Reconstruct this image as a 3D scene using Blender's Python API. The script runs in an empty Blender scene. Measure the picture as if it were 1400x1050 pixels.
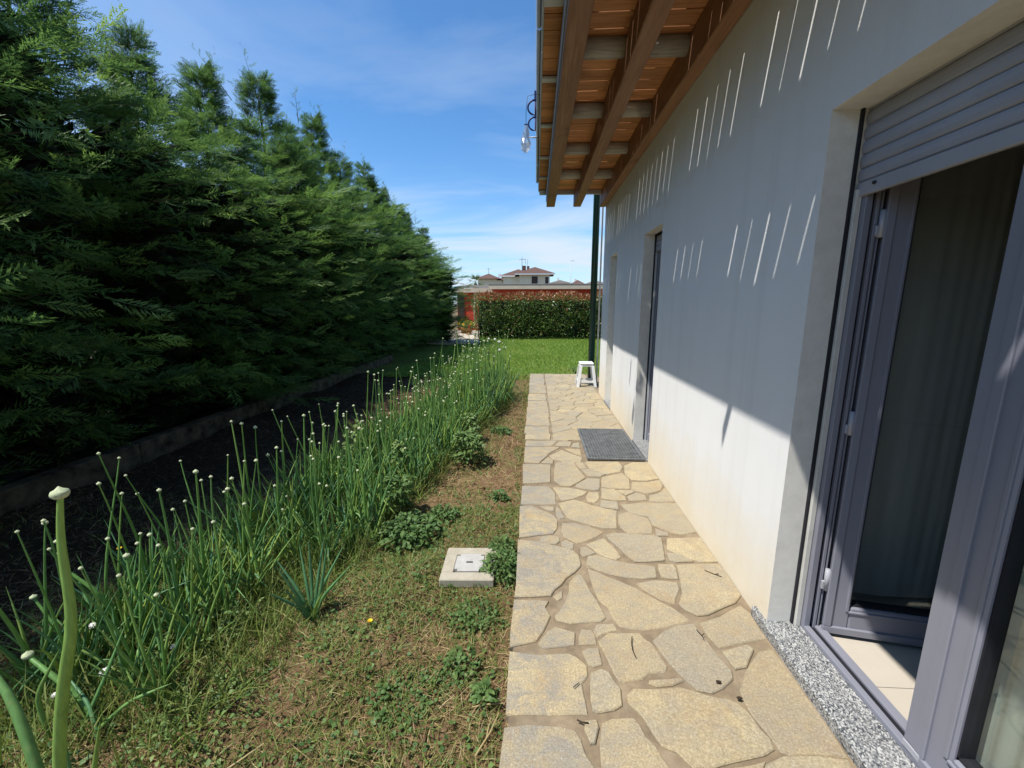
import bpy, bmesh, math, random
import numpy as np
from mathutils import Vector, Matrix

random.seed(7)
RNG = np.random.default_rng(11)
R = math.radians
S = bpy.context.scene
COL = S.collection

# ------------------------------------------------------------------ camera, sky, sun, exposure
CAM_H = 1.5
cam_d = bpy.data.cameras.new('camera')
cam = bpy.data.objects.new('camera', cam_d)
COL.objects.link(cam)
cam.location = (0, 0, CAM_H)
cam.rotation_mode = 'XYZ'
cam.rotation_euler = (math.pi / 2 - 0.18662, 0, 0.05528)
cam_d.sensor_fit = 'HORIZONTAL'
cam_d.sensor_width = 36.0
cam_d.lens = 36.0 * 575.0 / 1400.0
cam_d.clip_start = 0.05
cam_d.clip_end = 2000
S.camera = cam

SUN_DIR = Vector((1.0, 0.52, -2.15)).normalized()          # the way the light travels
sun_d = bpy.data.lights.new('sun', 'SUN')
sun_d.energy = 3.6
sun_d.angle = R(0.5)
sun_d.color = (1.0, 0.96, 0.895)
sun = bpy.data.objects.new('sun', sun_d)
COL.objects.link(sun)
sun.rotation_mode = 'QUATERNION'
sun.rotation_quaternion = SUN_DIR.to_track_quat('-Z', 'Y')
sun.location = (-6, -4, 14)

world = bpy.data.worlds.new('World')
S.world = world
world.use_nodes = True
wt = world.node_tree
for n in list(wt.nodes): wt.nodes.remove(n)
W = wt.nodes.new
wo = W('ShaderNodeOutputWorld'); wb = W('ShaderNodeBackground')
sky = W('ShaderNodeTexSky'); sky.sky_type = 'NISHITA'; sky.sun_disc = False
sky.sun_elevation = math.asin(-SUN_DIR.z)
sky.sun_rotation = math.atan2(-SUN_DIR.x, -SUN_DIR.y) % (2 * math.pi)
sky.air_density = 1.0; sky.dust_density = 0.25; sky.ozone_density = 2.5
tint = W('ShaderNodeMix'); tint.data_type = 'RGBA'; tint.blend_type = 'MULTIPLY'
tint.inputs['Factor'].default_value = 1.0
tint.inputs['B'].default_value = (0.52, 0.82, 1.03, 1)
wt.links.new(sky.outputs['Color'], tint.inputs['A'])
tc = W('ShaderNodeTexCoord'); sep = W('ShaderNodeSeparateXYZ')
wt.links.new(tc.outputs['Generated'], sep.inputs['Vector'])
# clouds live on a flat layer: direction.xy / (direction.z + small)
zz = W('ShaderNodeMath'); zz.operation = 'MAXIMUM'; zz.inputs[1].default_value = 0.0
wt.links.new(sep.outputs['Z'], zz.inputs[0])
za = W('ShaderNodeMath'); za.operation = 'ADD'; za.inputs[1].default_value = 0.10
wt.links.new(zz.outputs[0], za.inputs[0])
dx = W('ShaderNodeMath'); dx.operation = 'DIVIDE'; dy = W('ShaderNodeMath'); dy.operation = 'DIVIDE'
wt.links.new(sep.outputs['X'], dx.inputs[0]); wt.links.new(za.outputs[0], dx.inputs[1])
wt.links.new(sep.outputs['Y'], dy.inputs[0]); wt.links.new(za.outputs[0], dy.inputs[1])
cmb = W('ShaderNodeCombineXYZ')
wt.links.new(dx.outputs[0], cmb.inputs['X']); wt.links.new(dy.outputs[0], cmb.inputs['Y'])
mp = W('ShaderNodeMapping'); mp.inputs['Rotation'].default_value = (0, 0, R(28)); mp.inputs['Scale'].default_value = (0.55, 1.0, 1)
wt.links.new(cmb.outputs['Vector'], mp.inputs['Vector'])
cn = W('ShaderNodeTexNoise'); cn.inputs['Scale'].default_value = 0.85; cn.inputs['Detail'].default_value = 9
cn.inputs['Roughness'].default_value = 0.55; cn.inputs['Distortion'].default_value = 0.7
wt.links.new(mp.outputs['Vector'], cn.inputs['Vector'])
cr = W('ShaderNodeMapRange'); cr.inputs['From Min'].default_value = 0.43; cr.inputs['From Max'].default_value = 0.80
cr.inputs['To Max'].default_value = 0.55
wt.links.new(cn.outputs['Fac'], cr.inputs['Value'])
# low down the thin layer is seen edge-on and closes up
hz = W('ShaderNodeMapRange'); hz.interpolation_type = 'SMOOTHSTEP'
hz.inputs['From Min'].default_value = 0.0; hz.inputs['From Max'].default_value = 0.34
hz.inputs['To Min'].default_value = 0.85; hz.inputs['To Max'].default_value = 0.0
wt.links.new(sep.outputs['Z'], hz.inputs['Value'])
cn2 = W('ShaderNodeMapRange'); cn2.inputs['From Min'].default_value = 0.3; cn2.inputs['From Max'].default_value = 0.6
wt.links.new(cn.outputs['Fac'], cn2.inputs['Value'])
hm = W('ShaderNodeMath'); hm.operation = 'MULTIPLY'
wt.links.new(hz.outputs[0], hm.inputs[0]); wt.links.new(cn2.outputs[0], hm.inputs[1])
sm = W('ShaderNodeMath'); sm.operation = 'ADD'; sm.use_clamp = True
wt.links.new(cr.outputs[0], sm.inputs[0]); wt.links.new(hm.outputs[0], sm.inputs[1])
cm = W('ShaderNodeMix'); cm.data_type = 'RGBA'
cm.inputs['B'].default_value = (4.0, 4.6, 5.4, 1)
wt.links.new(sm.outputs[0], cm.inputs['Factor'])
wt.links.new(tint.outputs['Result'], cm.inputs['A'])
wt.links.new(cm.outputs['Result'], wb.inputs['Color'])
wb.inputs['Strength'].default_value = 0.105
wt.links.new(wb.outputs[0], wo.inputs['Surface'])

S.render.engine = 'CYCLES'
S.view_settings.view_transform = 'Standard'
S.view_settings.look = 'None'
S.view_settings.gamma = 1.0
S.view_settings.use_curve_mapping = False
S.view_settings.exposure = 0.84
S.cycles.max_bounces = 8
S.cycles.transparent_max_bounces = 12

# ------------------------------------------------------------------ materials
class NT:
    """small helper round a material's node tree"""
    def __init__(s, name, rough=0.8, spec=0.3):
        s.m = bpy.data.materials.new(name); s.m.use_nodes = True
        s.t = s.m.node_tree; s.b = s.t.nodes['Principled BSDF']
        s.b.inputs['Roughness'].default_value = rough
        s.b.inputs['Specular IOR Level'].default_value = spec
        s.obj = s.n('ShaderNodeTexCoord')
    def n(s, k, **kw):
        x = s.t.nodes.new(k)
        for a, v in kw.items(): setattr(x, a, v)
        return x
    def l(s, a, b): s.t.links.new(a, b)
    def vec(s, scale=(1, 1, 1), world=True):
        mpn = s.n('ShaderNodeMapping'); mpn.inputs['Scale'].default_value = scale
        if world:
            g = s.n('ShaderNodeNewGeometry'); s.l(g.outputs['Position'], mpn.inputs['Vector'])
        else:
            s.l(s.obj.outputs['Object'], mpn.inputs['Vector'])
        return mpn.outputs['Vector']
    def noise(s, scale, detail=6, rough=0.6, vec=None, dist=0):
        x = s.n('ShaderNodeTexNoise'); x.inputs['Scale'].default_value = scale
        x.inputs['Detail'].default_value = detail; x.inputs['Roughness'].default_value = rough
        x.inputs['Distortion'].default_value = dist
        s.l(vec if vec is not None else s.vec(), x.inputs['Vector']); return x.outputs['Fac']
    def ramp(s, fac, stops):
        r = s.n('ShaderNodeValToRGB'); e = r.color_ramp.elements
        while len(e) < len(stops): e.new(0.5)
        for i, (p, c) in enumerate(stops):
            e[i].position = p; e[i].color = (*c, 1) if len(c) == 3 else c
        s.l(fac, r.inputs['Fac']); return r.outputs['Color']
    def mix(s, fac, a, b, mode='MIX'):
        x = s.n('ShaderNodeMix', data_type='RGBA', blend_type=mode)
        for k, v in (('Factor', fac), ('A', a), ('B', b)):
            if isinstance(v, (int, float)): x.inputs[k].default_value = v
            elif isinstance(v, tuple): x.inputs[k].default_value = (*v, 1)
            else: s.l(v, x.inputs[k])
        return x.outputs['Result']
    def rng(s, v, a, b, c=0.0, d=1.0):
        x = s.n('ShaderNodeMapRange'); s.l(v, x.inputs['Value'])
        for k, q in zip(('From Min', 'From Max', 'To Min', 'To Max'), (a, b, c, d)): x.inputs[k].default_value = q
        return x.outputs[0]
    def math(s, op, a, b):
        x = s.n('ShaderNodeMath', operation=op)
        for i, v in enumerate((a, b)):
            if isinstance(v, (int, float)): x.inputs[i].default_value = v
            else: s.l(v, x.inputs[i])
        return x.outputs[0]
    def attr(s, name):
        x = s.n('ShaderNodeAttribute', attribute_name=name); return x.outputs['Fac']
    def rand(s):
        return s.n('ShaderNodeObjectInfo').outputs['Random']
    def col(s, c):
        if isinstance(c, tuple): s.b.inputs['Base Color'].default_value = (*c, 1)
        else: s.l(c, s.b.inputs['Base Color'])
        return s
    def bump(s, h, strength=0.3, dist=0.01):
        x = s.n('ShaderNodeBump'); x.inputs['Strength'].default_value = strength; x.inputs['Distance'].default_value = dist
        s.l(h, x.inputs['Height']); s.l(x.outputs['Normal'], s.b.inputs['Normal']); return s
    def leafy(s, amount=0.3, color=None):
        """let some light through thin leaves"""
        tr = s.n('ShaderNodeBsdfTranslucent'); mx = s.n('ShaderNodeMixShader'); mx.inputs[0].default_value = amount
        out = [x for x in s.t.nodes if x.type == 'OUTPUT_MATERIAL'][0]
        src = s.b.inputs['Base Color'].links
        if src: s.l(src[0].from_socket, tr.inputs['Color'])
        else: tr.inputs['Color'].default_value = s.b.inputs['Base Color'].default_value
        s.l(s.b.outputs[0], mx.inputs[1]); s.l(tr.outputs[0], mx.inputs[2]); s.l(mx.outputs[0], out.inputs['Surface'])
        return s

def M_plain(name, c, rough=0.6, spec=0.3, var=0.12, scale=6.0, metal=0.0):
    t = NT(name, rough, spec)
    f = t.noise(scale, 5, 0.6)
    d = tuple(x * (1 - var) for x in c); u = tuple(min(1, x * (1 + var)) for x in c)
    t.col(t.ramp(f, [(0.3, d), (0.7, u)])); t.b.inputs['Metallic'].default_value = metal
    return t.m

MAT = {}
def build_materials():
    # white rough-cast render with faint streaks, splash dirt and painted bounce light near paving
    t = NT('white_render', 0.9, 0.15)
    big = t.noise(1.2, 4, 0.6, t.vec((1, 1, 0.35)))
    base = t.ramp(big, [(0.3, (0.755, 0.75, 0.735)), (0.7, (0.815, 0.81, 0.795))])
    streak = t.noise(9, 5, 0.6, t.vec((1, 1, 0.03)))
    base = t.mix(t.rng(streak, 0.5, 0.75, 0, 0.30), base, (0.60, 0.59, 0.565))
    gpos = t.n('ShaderNodeNewGeometry'); sx = t.n('ShaderNodeSeparateXYZ'); t.l(gpos.outputs['Position'], sx.inputs[0])
    n2 = t.noise(3.0, 6, 0.7)
    hh = t.math('ADD', sx.outputs['Z'], t.rng(n2, 0.3, 0.7, -0.12, 0.12))
    base = t.mix(t.rng(hh, 0.0, 0.60, 0.80, 0.0), base, (0.70, 0.595, 0.41))
    sp = t.noise(45, 4, 0.7)
    base = t.mix(t.math('MULTIPLY', t.rng(sp, 0.66, 0.72), t.rng(hh, 0.0, 0.35, 0.5, 0.0)), base, (0.35, 0.27, 0.17))
    t.col(base)
    f = t.noise(220, 4, 0.7); t.bump(f, 0.5, 0.004)
    MAT['render'] = t.m
    # grey-beige render of the door reveals, coarser
    t = NT('reveal_render', 0.9, 0.15)
    t.col(t.ramp(t.noise(14, 6, 0.7), [(0.3, (0.62, 0.605, 0.555)), (0.7, (0.74, 0.725, 0.675))]))
    t.bump(t.noise(260, 4, 0.7), 0.6, 0.004); MAT['reveal'] = t.m
    # sandstone flagstones: each object its own hue, warm blotches, grey scaling, grit
    t = NT('sandstone', 0.82, 0.25)
    r = t.rand()
    tone = t.ramp(r, [(0.0, (0.47, 0.385, 0.235)), (0.2, (0.40, 0.345, 0.235)), (0.45, (0.53, 0.435, 0.26)), (0.65, (0.42, 0.34, 0.21)), (0.82, (0.38, 0.34, 0.255)), (1.0, (0.50, 0.40, 0.225))])
    blot = t.noise(5.5, 7, 0.65, dist=0.5)
    c = t.mix(t.rng(blot, 0.50, 0.68, 0, 0.50), tone, (0.38, 0.25, 0.125))
    c = t.mix(t.rng(t.noise(2.1, 5, 0.7), 0.45, 0.7, 0, 0.45), c, (0.30, 0.255, 0.185))
    grey = t.noise(7.5, 8, 0.7, t.vec((1, 1.3, 1)), dist=0.8)
    gp = t.n('ShaderNodeNewGeometry'); sx = t.n('ShaderNodeSeparateXYZ'); t.l(gp.outputs['Position'], sx.inputs[0])
    edge = t.rng(sx.outputs['X'], 0.05, 0.40, 0.85, 0.40)
    c = t.mix(t.math('MULTIPLY', t.rng(grey, 0.43, 0.60), edge), c, (0.27, 0.26, 0.235))
    grit = t.noise(130, 4, 0.75)
    c = t.mix(t.rng(grit, 0.40, 0.62, 0.55, 0.0), c, (0.19, 0.145, 0.085))
    c = t.mix(t.rng(grit, 0.60, 0.75, 0.0, 0.5), c, (0.60, 0.54, 0.43))
    t.col(c)
    t.bump(t.math('ADD', t.math('MULTIPLY', t.noise(28, 8, 0.7), 1.0), t.math('MULTIPLY', t.noise(160, 3, 0.7), 0.5)), 0.8, 0.008)
    MAT['stone'] = t.m
    t = NT('mortar', 0.95, 0.1)
    c = t.ramp(t.noise(9, 7, 0.7), [(0.3, (0.15, 0.115, 0.078)), (0.55, (0.24, 0.185, 0.12)), (0.75, (0.34, 0.27, 0.175))])
    c = t.mix(t.rng(t.noise(3, 4, 0.6), 0.52, 0.66, 0, 0.5), c, (0.34, 0.28, 0.20))
    t.col(c); t.bump(t.noise(120, 5, 0.7), 0.6, 0.005); MAT['mortar'] = t.m
    # granite: voronoi flecks black / grey / white
    t = NT('granite', 0.45, 0.4)
    v = t.n('ShaderNodeTexVoronoi'); v.inputs['Scale'].default_value = 235
    t.l(t.vec((1.25, 0.8, 1)), v.inputs['Vector'])
    sc = t.n('ShaderNodeSeparateColor'); t.l(v.outputs['Color'], sc.inputs[0])
    c = t.ramp(sc.outputs[0], [(0.0, (0.02, 0.02, 0.025)), (0.22, (0.07, 0.075, 0.085)), (0.45, (0.17, 0.178, 0.185)), (0.72, (0.33, 0.33, 0.315)), (1.0, (0.58, 0.57, 0.54))])
    c = t.mix(t.rng(t.noise(30, 5, 0.7), 0.5, 0.7, 0, 0.3), c, (0.30, 0.29, 0.27))
    t.col(c); MAT['granite'] = t.m
    # timbers
    def wood(name, a, b, c3, axis, rough=0.6):
        t = NT(name, rough, 0.3)
        sc = {'Y': (14, 0.7, 14), 'X': (0.9, 14, 14)}[axis]
        g = t.noise(2.6, 8, 0.65, t.vec(sc), dist=1.2)
        c = t.ramp(g, [(0.28, a), (0.5, b), (0.74, c3)])
        k = t.noise(3.2, 3, 0.5, t.vec((1, 1, 1)))
        c = t.mix(t.rng(k, 0.60, 0.72, 0, 0.55), c, tuple(x * 0.45 for x in a))
        rr = t.rng(t.rand(), 0, 1, 0.75, 1.2)
        hsv = t.n('ShaderNodeHueSaturation'); t.l(c, hsv.inputs['Color']); t.l(rr, hsv.inputs['Value'])
        t.col(hsv.outputs['Color']); t.bump(g, 0.25, 0.004); return t.m
    MAT['beam'] = wood('stained_beam_timber', (0.215, 0.105, 0.055), (0.32, 0.165, 0.092), (0.42, 0.24, 0.14), 'Y')
    MAT['board'] = wood('orange_soffit_timber', (0.30, 0.115, 0.04), (0.54, 0.235, 0.088), (0.68, 0.34, 0.145), 'X')
    MAT['rafter'] = wood('weathered_grey_timber', (0.30, 0.275, 0.22), (0.47, 0.44, 0.37), (0.62, 0.58, 0.50), 'X', 0.75)
    MAT['metal_grey'] = M_plain('grey_sheet_metal', (0.34, 0.36, 0.39), 0.4, 0.5, 0.1, 9)
    MAT['zinc'] = M_plain('dull_zinc', (0.46, 0.48, 0.50), 0.45, 0.5, 0.1, 5)
    MAT['tile_roof'] = M_plain('brown_roof_tile', (0.16, 0.09, 0.065), 0.8, 0.2, 0.3, 4)
    MAT['frame'] = M_plain('lilac_grey_lacquer', (0.215, 0.218, 0.258), 0.38, 0.45, 0.05, 3)
    MAT['frame_dark'] = M_plain('dark_gasket', (0.015, 0.015, 0.02), 0.6, 0.3, 0.2, 9)
    MAT['guide'] = M_plain('aluminium_guide_rail', (0.52, 0.51, 0.47), 0.45, 0.5, 0.1, 12)
    t = NT('shutter_lacquer', 0.45, 0.4)
    c = t.ramp(t.noise(4, 5, 0.6), [(0.3, (0.30, 0.30, 0.335)), (0.7, (0.36, 0.36, 0.395))])
    c = t.mix(t.rng(t.noise(16, 6, 0.75), 0.60, 0.74, 0, 0.35), c, (0.22, 0.205, 0.19)); t.col(c); MAT['shutter'] = t.m
    MAT['hinge'] = M_plain('hinge_lacquer', (0.34, 0.34, 0.37), 0.35, 0.5, 0.06, 9)
    # window glass: part mirror, part clear, with a faint green body
    t = NT('window_glass', 0.02, 0.5)
    tr = t.n('ShaderNodeBsdfTransparent'); tr.inputs['Color'].default_value = (0.93, 0.95, 0.935, 1)
    gl = t.n('ShaderNodeBsdfGlossy'); gl.inputs['Roughness'].default_value = 0.015; gl.inputs['Color'].default_value = (0.95, 1, 0.97, 1)
    lwt = t.n('ShaderNodeLayerWeight'); lwt.inputs['Blend'].default_value = 0.5
    fr = t.math('ADD', t.math('MULTIPLY', t.math('POWER', lwt.outputs['Facing'], 4.0), 0.75), 0.095)
    mx = t.n('ShaderNodeMixShader'); t.l(fr, mx.inputs[0]); t.l(tr.outputs[0], mx.inputs[1]); t.l(gl.outputs[0], mx.inputs[2])
    out = [x for x in t.t.nodes if x.type == 'OUTPUT_MATERIAL'][0]; t.l(mx.outputs[0], out.inputs['Surface']); MAT['glass'] = t.m
    # thin clear plastic
    t = NT('clear_plastic_film', 0.1, 0.6)
    tr = t.n('ShaderNodeBsdfTransparent'); tr.inputs['Color'].default_value = (0.93, 0.95, 0.97, 1)
    df = t.n('ShaderNodeBsdfTranslucent'); df.inputs['Color'].default_value = (0.85, 0.88, 0.92, 1)
    gl = t.n('ShaderNodeBsdfGlossy'); gl.inputs['Roughness'].default_value = 0.12
    m1 = t.n('ShaderNodeMixShader'); m1.inputs[0].default_value = 0.38; t.l(tr.outputs[0], m1.inputs[1]); t.l(df.outputs[0], m1.inputs[2])
    m2 = t.n('ShaderNodeMixShader'); m2.inputs[0].default_value = 0.30; t.l(m1.outputs[0], m2.inputs[1]); t.l(gl.outputs[0], m2.inputs[2])
    out = [x for x in t.t.nodes if x.type == 'OUTPUT_MATERIAL'][0]; t.l(m2.outputs[0], out.inputs['Surface']); MAT['film'] = t.m
    MAT['tile_floor'] = M_plain('cream_floor_tile', (0.47, 0.425, 0.355), 0.35, 0.4, 0.05, 5)
    MAT['grout'] = M_plain('floor_grout', (0.28, 0.25, 0.21), 0.9, 0.1)
    MAT['room'] = M_plain('room_plaster', (0.62, 0.61, 0.58), 0.9, 0.1)
    t = NT('curtain_cloth', 0.9, 0.1)
    t.col(t.ramp(t.noise(12, 4, 0.6, t.vec((1, 1, 0.05))), [(0.3, (0.50, 0.51, 0.485)), (0.7, (0.70, 0.705, 0.68))])); MAT['curtain'] = t.m
    MAT['sheer'] = M_plain('pale_sheer_cloth', (0.40, 0.44, 0.40), 0.95, 0.05, 0.06, 7)
    MAT['white_plastic'] = M_plain('white_plastic', (0.78, 0.78, 0.77), 0.4, 0.5, 0.04, 6)
    MAT['green_metal'] = M_plain('dark_green_lacquer', (0.008, 0.052, 0.042), 0.4, 0.4, 0.2, 4)
    MAT['mat_grey'] = M_plain('grey_rubber_grid', (0.13, 0.135, 0.135), 0.8, 0.2, 0.3, 14)
    t = NT('cast_concrete', 0.9, 0.12)
    c = t.ramp(t.noise(7, 8, 0.7), [(0.3, (0.30, 0.265, 0.20)), (0.7, (0.44, 0.40, 0.32))])
    c = t.mix(t.rng(t.noise(60, 5, 0.7), 0.58, 0.7, 0, 0.4), c, (0.30, 0.26, 0.20)); t.col(c); t.bump(t.noise(90, 5, 0.7), 0.4, 0.004)
    MAT['concrete'] = t.m
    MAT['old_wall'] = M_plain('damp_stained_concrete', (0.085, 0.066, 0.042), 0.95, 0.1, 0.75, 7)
    MAT['lid'] = M_plain('grey_plastic_lid', (0.40, 0.385, 0.355), 0.55, 0.3, 0.10, 18)
    MAT['blue_plastic'] = M_plain('dark_blue_plastic', (0.015, 0.02, 0.10), 0.4, 0.4)
    MAT['wire'] = M_plain('dark_wire', (0.03, 0.03, 0.035), 0.5, 0.4)
    MAT['twig'] = M_plain('dark_twig', (0.045, 0.032, 0.022), 0.9, 0.1)
    # soil
    t = NT('garden_soil', 0.95, 0.1)
    a = t.noise(2.2, 6, 0.65, dist=0.4); b = t.noise(26, 8, 0.75)
    c = t.ramp(b, [(0.28, (0.095, 0.052, 0.029)), (0.5, (0.195, 0.115, 0.066)), (0.72, (0.30, 0.195, 0.118))])
    c = t.mix(t.rng(a, 0.42, 0.64, 0, 0.55), c, (0.19, 0.155, 0.062))
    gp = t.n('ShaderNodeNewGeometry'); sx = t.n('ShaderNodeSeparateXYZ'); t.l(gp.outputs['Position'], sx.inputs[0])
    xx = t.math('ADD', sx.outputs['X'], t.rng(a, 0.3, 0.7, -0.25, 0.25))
    c = t.mix(t.rng(xx, -2.75, -2.25, 1, 0), c, t.ramp(b, [(0.3, (0.022, 0.014, 0.008)), (0.7, (0.065, 0.043, 0.025))]))   # hedge shade painted into the soil colour under the conifers
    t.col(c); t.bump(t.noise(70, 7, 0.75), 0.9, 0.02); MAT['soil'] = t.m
    t = NT('turf', 0.95, 0.1)
    a = t.noise(1.1, 6, 0.65); b = t.noise(30, 6, 0.7)
    c = t.ramp(b, [(0.3, (0.065, 0.11, 0.018)), (0.7, (0.13, 0.19, 0.034))])
    c = t.mix(t.rng(a, 0.50, 0.68, 0, 0.6), c, (0.20, 0.17, 0.05)); t.col(c); t.bump(b, 0.8, 0.03); MAT['turf'] = t.m
    MAT['far_ground'] = M_plain('dry_ground', (0.16, 0.13, 0.07), 0.95, 0.1, 0.4, 0.3)
    MAT['gravel'] = M_plain('pale_drive', (0.46, 0.40, 0.31), 0.95, 0.1, 0.2, 8)
    # foliage, tinted by a per-face attribute
    def leaf(name, lo, mid, hi, tr=0.3, rough=0.55, spec=0.35, bigv=0.0, fine=0.0):
        t = NT(name, rough, spec); c = t.ramp(t.attr('tint'), [(0.0, lo), (0.5, mid), (1.0, hi)])
        if bigv:
            n = t.noise(1.6, 3, 0.6); h = t.n('ShaderNodeHueSaturation'); t.l(c, h.inputs['Color']); t.l(t.rng(n, 0.3, 0.7, 1 - bigv, 1 + bigv), h.inputs['Value']); c = h.outputs['Color']
        if fine:
            n = t.noise(60, 5, 0.7, t.vec((1, 1, 0.12))); h2 = t.n('ShaderNodeHueSaturation'); t.l(c, h2.inputs['Color']); t.l(t.rng(n, 0.3, 0.7, 1 - fine, 1 + fine), h2.inputs['Value']); c = h2.outputs['Color']
            sp = t.noise(35, 4, 0.6); c = t.mix(t.rng(sp, 0.62, 0.74, 0, 0.5), c, (0.33, 0.31, 0.12)); t.bump(n, 0.35, 0.003)
        t.col(c); t.leafy(tr); return t.m
    MAT['cypress'] = leaf('cypress_foliage', (0.046, 0.100, 0.034), (0.112, 0.210, 0.050), (0.26, 0.395, 0.085), 0.5, bigv=0.2)
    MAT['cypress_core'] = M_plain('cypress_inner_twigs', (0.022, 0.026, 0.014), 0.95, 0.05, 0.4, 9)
    MAT['bark'] = M_plain('conifer_bark', (0.10, 0.072, 0.052), 0.9, 0.1, 0.35, 12)
    MAT['twig_tan'] = M_plain('conifer_branch', (0.20, 0.14, 0.10), 0.85, 0.15, 0.3, 14)
    MAT['onion'] = leaf('onion_leaf', (0.075, 0.20, 0.105), (0.13, 0.28, 0.085), (0.31, 0.43, 0.09), 0.25, 0.42, 0.4, fine=0.22)
    MAT['stalk'] = leaf('onion_stalk', (0.095, 0.22, 0.065), (0.16, 0.33, 0.075), (0.28, 0.43, 0.10), 0.2, 0.42, 0.4, fine=0.28)
    MAT['bud'] = M_plain('papery_bud', (0.42, 0.46, 0.28), 0.7, 0.25, 0.3, 160)
    MAT['flower'] = M_plain('white_floret', (0.78, 0.78, 0.72), 0.7, 0.2, 0.1, 60)
    MAT['yellow'] = M_plain('yellow_petal', (0.75, 0.50, 0.03), 0.6, 0.2)
    MAT['weed'] = leaf('weed_leaf', (0.055, 0.115, 0.030), (0.10, 0.18, 0.048), (0.18, 0.27, 0.08), 0.3)
    MAT['weed_pale'] = leaf('pale_weed_leaf', (0.09, 0.16, 0.05), (0.16, 0.25, 0.07), (0.26, 0.34, 0.11), 0.3)
    MAT['cover'] = leaf('ground_cover', (0.085, 0.155, 0.028), (0.165, 0.22, 0.045), (0.31, 0.31, 0.10), 0.3)
    MAT['straw'] = leaf('dry_straw', (0.18, 0.125, 0.055), (0.34, 0.25, 0.11), (0.50, 0.40, 0.20), 0.2)
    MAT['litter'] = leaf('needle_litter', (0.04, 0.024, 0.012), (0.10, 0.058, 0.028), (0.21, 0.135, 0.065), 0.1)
    MAT['lawn_blade'] = leaf('lawn_blade', (0.105, 0.195, 0.022), (0.18, 0.30, 0.032), (0.31, 0.39, 0.075), 0.35)
    MAT['photinia'] = leaf('photinia_leaf', (0.055, 0.11, 0.026), (0.12, 0.205, 0.042), (0.24, 0.31, 0.075), 0.25, 0.35, 0.5)
    MAT['photinia_red'] = leaf('photinia_young_leaf', (0.18, 0.10, 0.025), (0.30, 0.12, 0.04), (0.42, 0.16, 0.07), 0.3, 0.35, 0.5)
    MAT['palm'] = leaf('palm_frond', (0.06, 0.10, 0.03), (0.10, 0.15, 0.04), (0.16, 0.2, 0.06), 0.25)
    MAT['red_wall'] = M_plain('red_paint', (0.42, 0.055, 0.028), 0.85, 0.15, 0.10, 2)
    MAT['cream_fascia'] = M_plain('cream_fascia', (0.50, 0.43, 0.32), 0.8, 0.2, 0.08, 2)
    MAT['grey_roof'] = M_plain('grey_felt_roof', (0.13, 0.115, 0.10), 0.9, 0.1, 0.15, 3)
    MAT['cream_wall'] = M_plain('cream_render', (0.66, 0.60, 0.46), 0.9, 0.1, 0.05, 1)
    MAT['roof_brown'] = M_plain('brown_tiles', (0.115, 0.068, 0.055), 0.85, 0.15, 0.25, 5)
    MAT['dark_window'] = M_plain('dark_shutter', (0.05, 0.03, 0.022), 0.5, 0.3)
    MAT['white_paint'] = M_plain('white_paint', (0.75, 0.74, 0.72), 0.7, 0.2, 0.05)
    MAT['terracotta'] = M_plain('terracotta', (0.42, 0.20, 0.07), 0.8, 0.2)
build_materials()

# ------------------------------------------------------------------ object helpers
def tag(o, label=None, cat=None, group=None, kind=None):
    if label: o['label'] = label
    if cat: o['category'] = cat
    if group: o['group'] = group
    if kind: o['kind'] = kind
    return o

def thing(name, loc, label, cat, group=None):
    o = bpy.data.objects.new(name, None); COL.objects.link(o); o.location = loc
    o.empty_display_size = 0.1
    return tag(o, label, cat, group)

def link(name, me, parent=None, mats=(), loc=None):
    """link mesh data as one object; world coordinates unless loc is given"""
    o = bpy.data.objects.new(name, me); COL.objects.link(o)
    for m in mats:
        if m.name not in [x.name for x in me.materials if x]: me.materials.append(m)
    if parent is not None:
        o.parent = parent
    if loc is not None: o.location = loc
    return o

def wpos(o):
    v = Vector((0, 0, 0))
    while o is not None: v += o.location; o = o.parent
    return v

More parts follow.
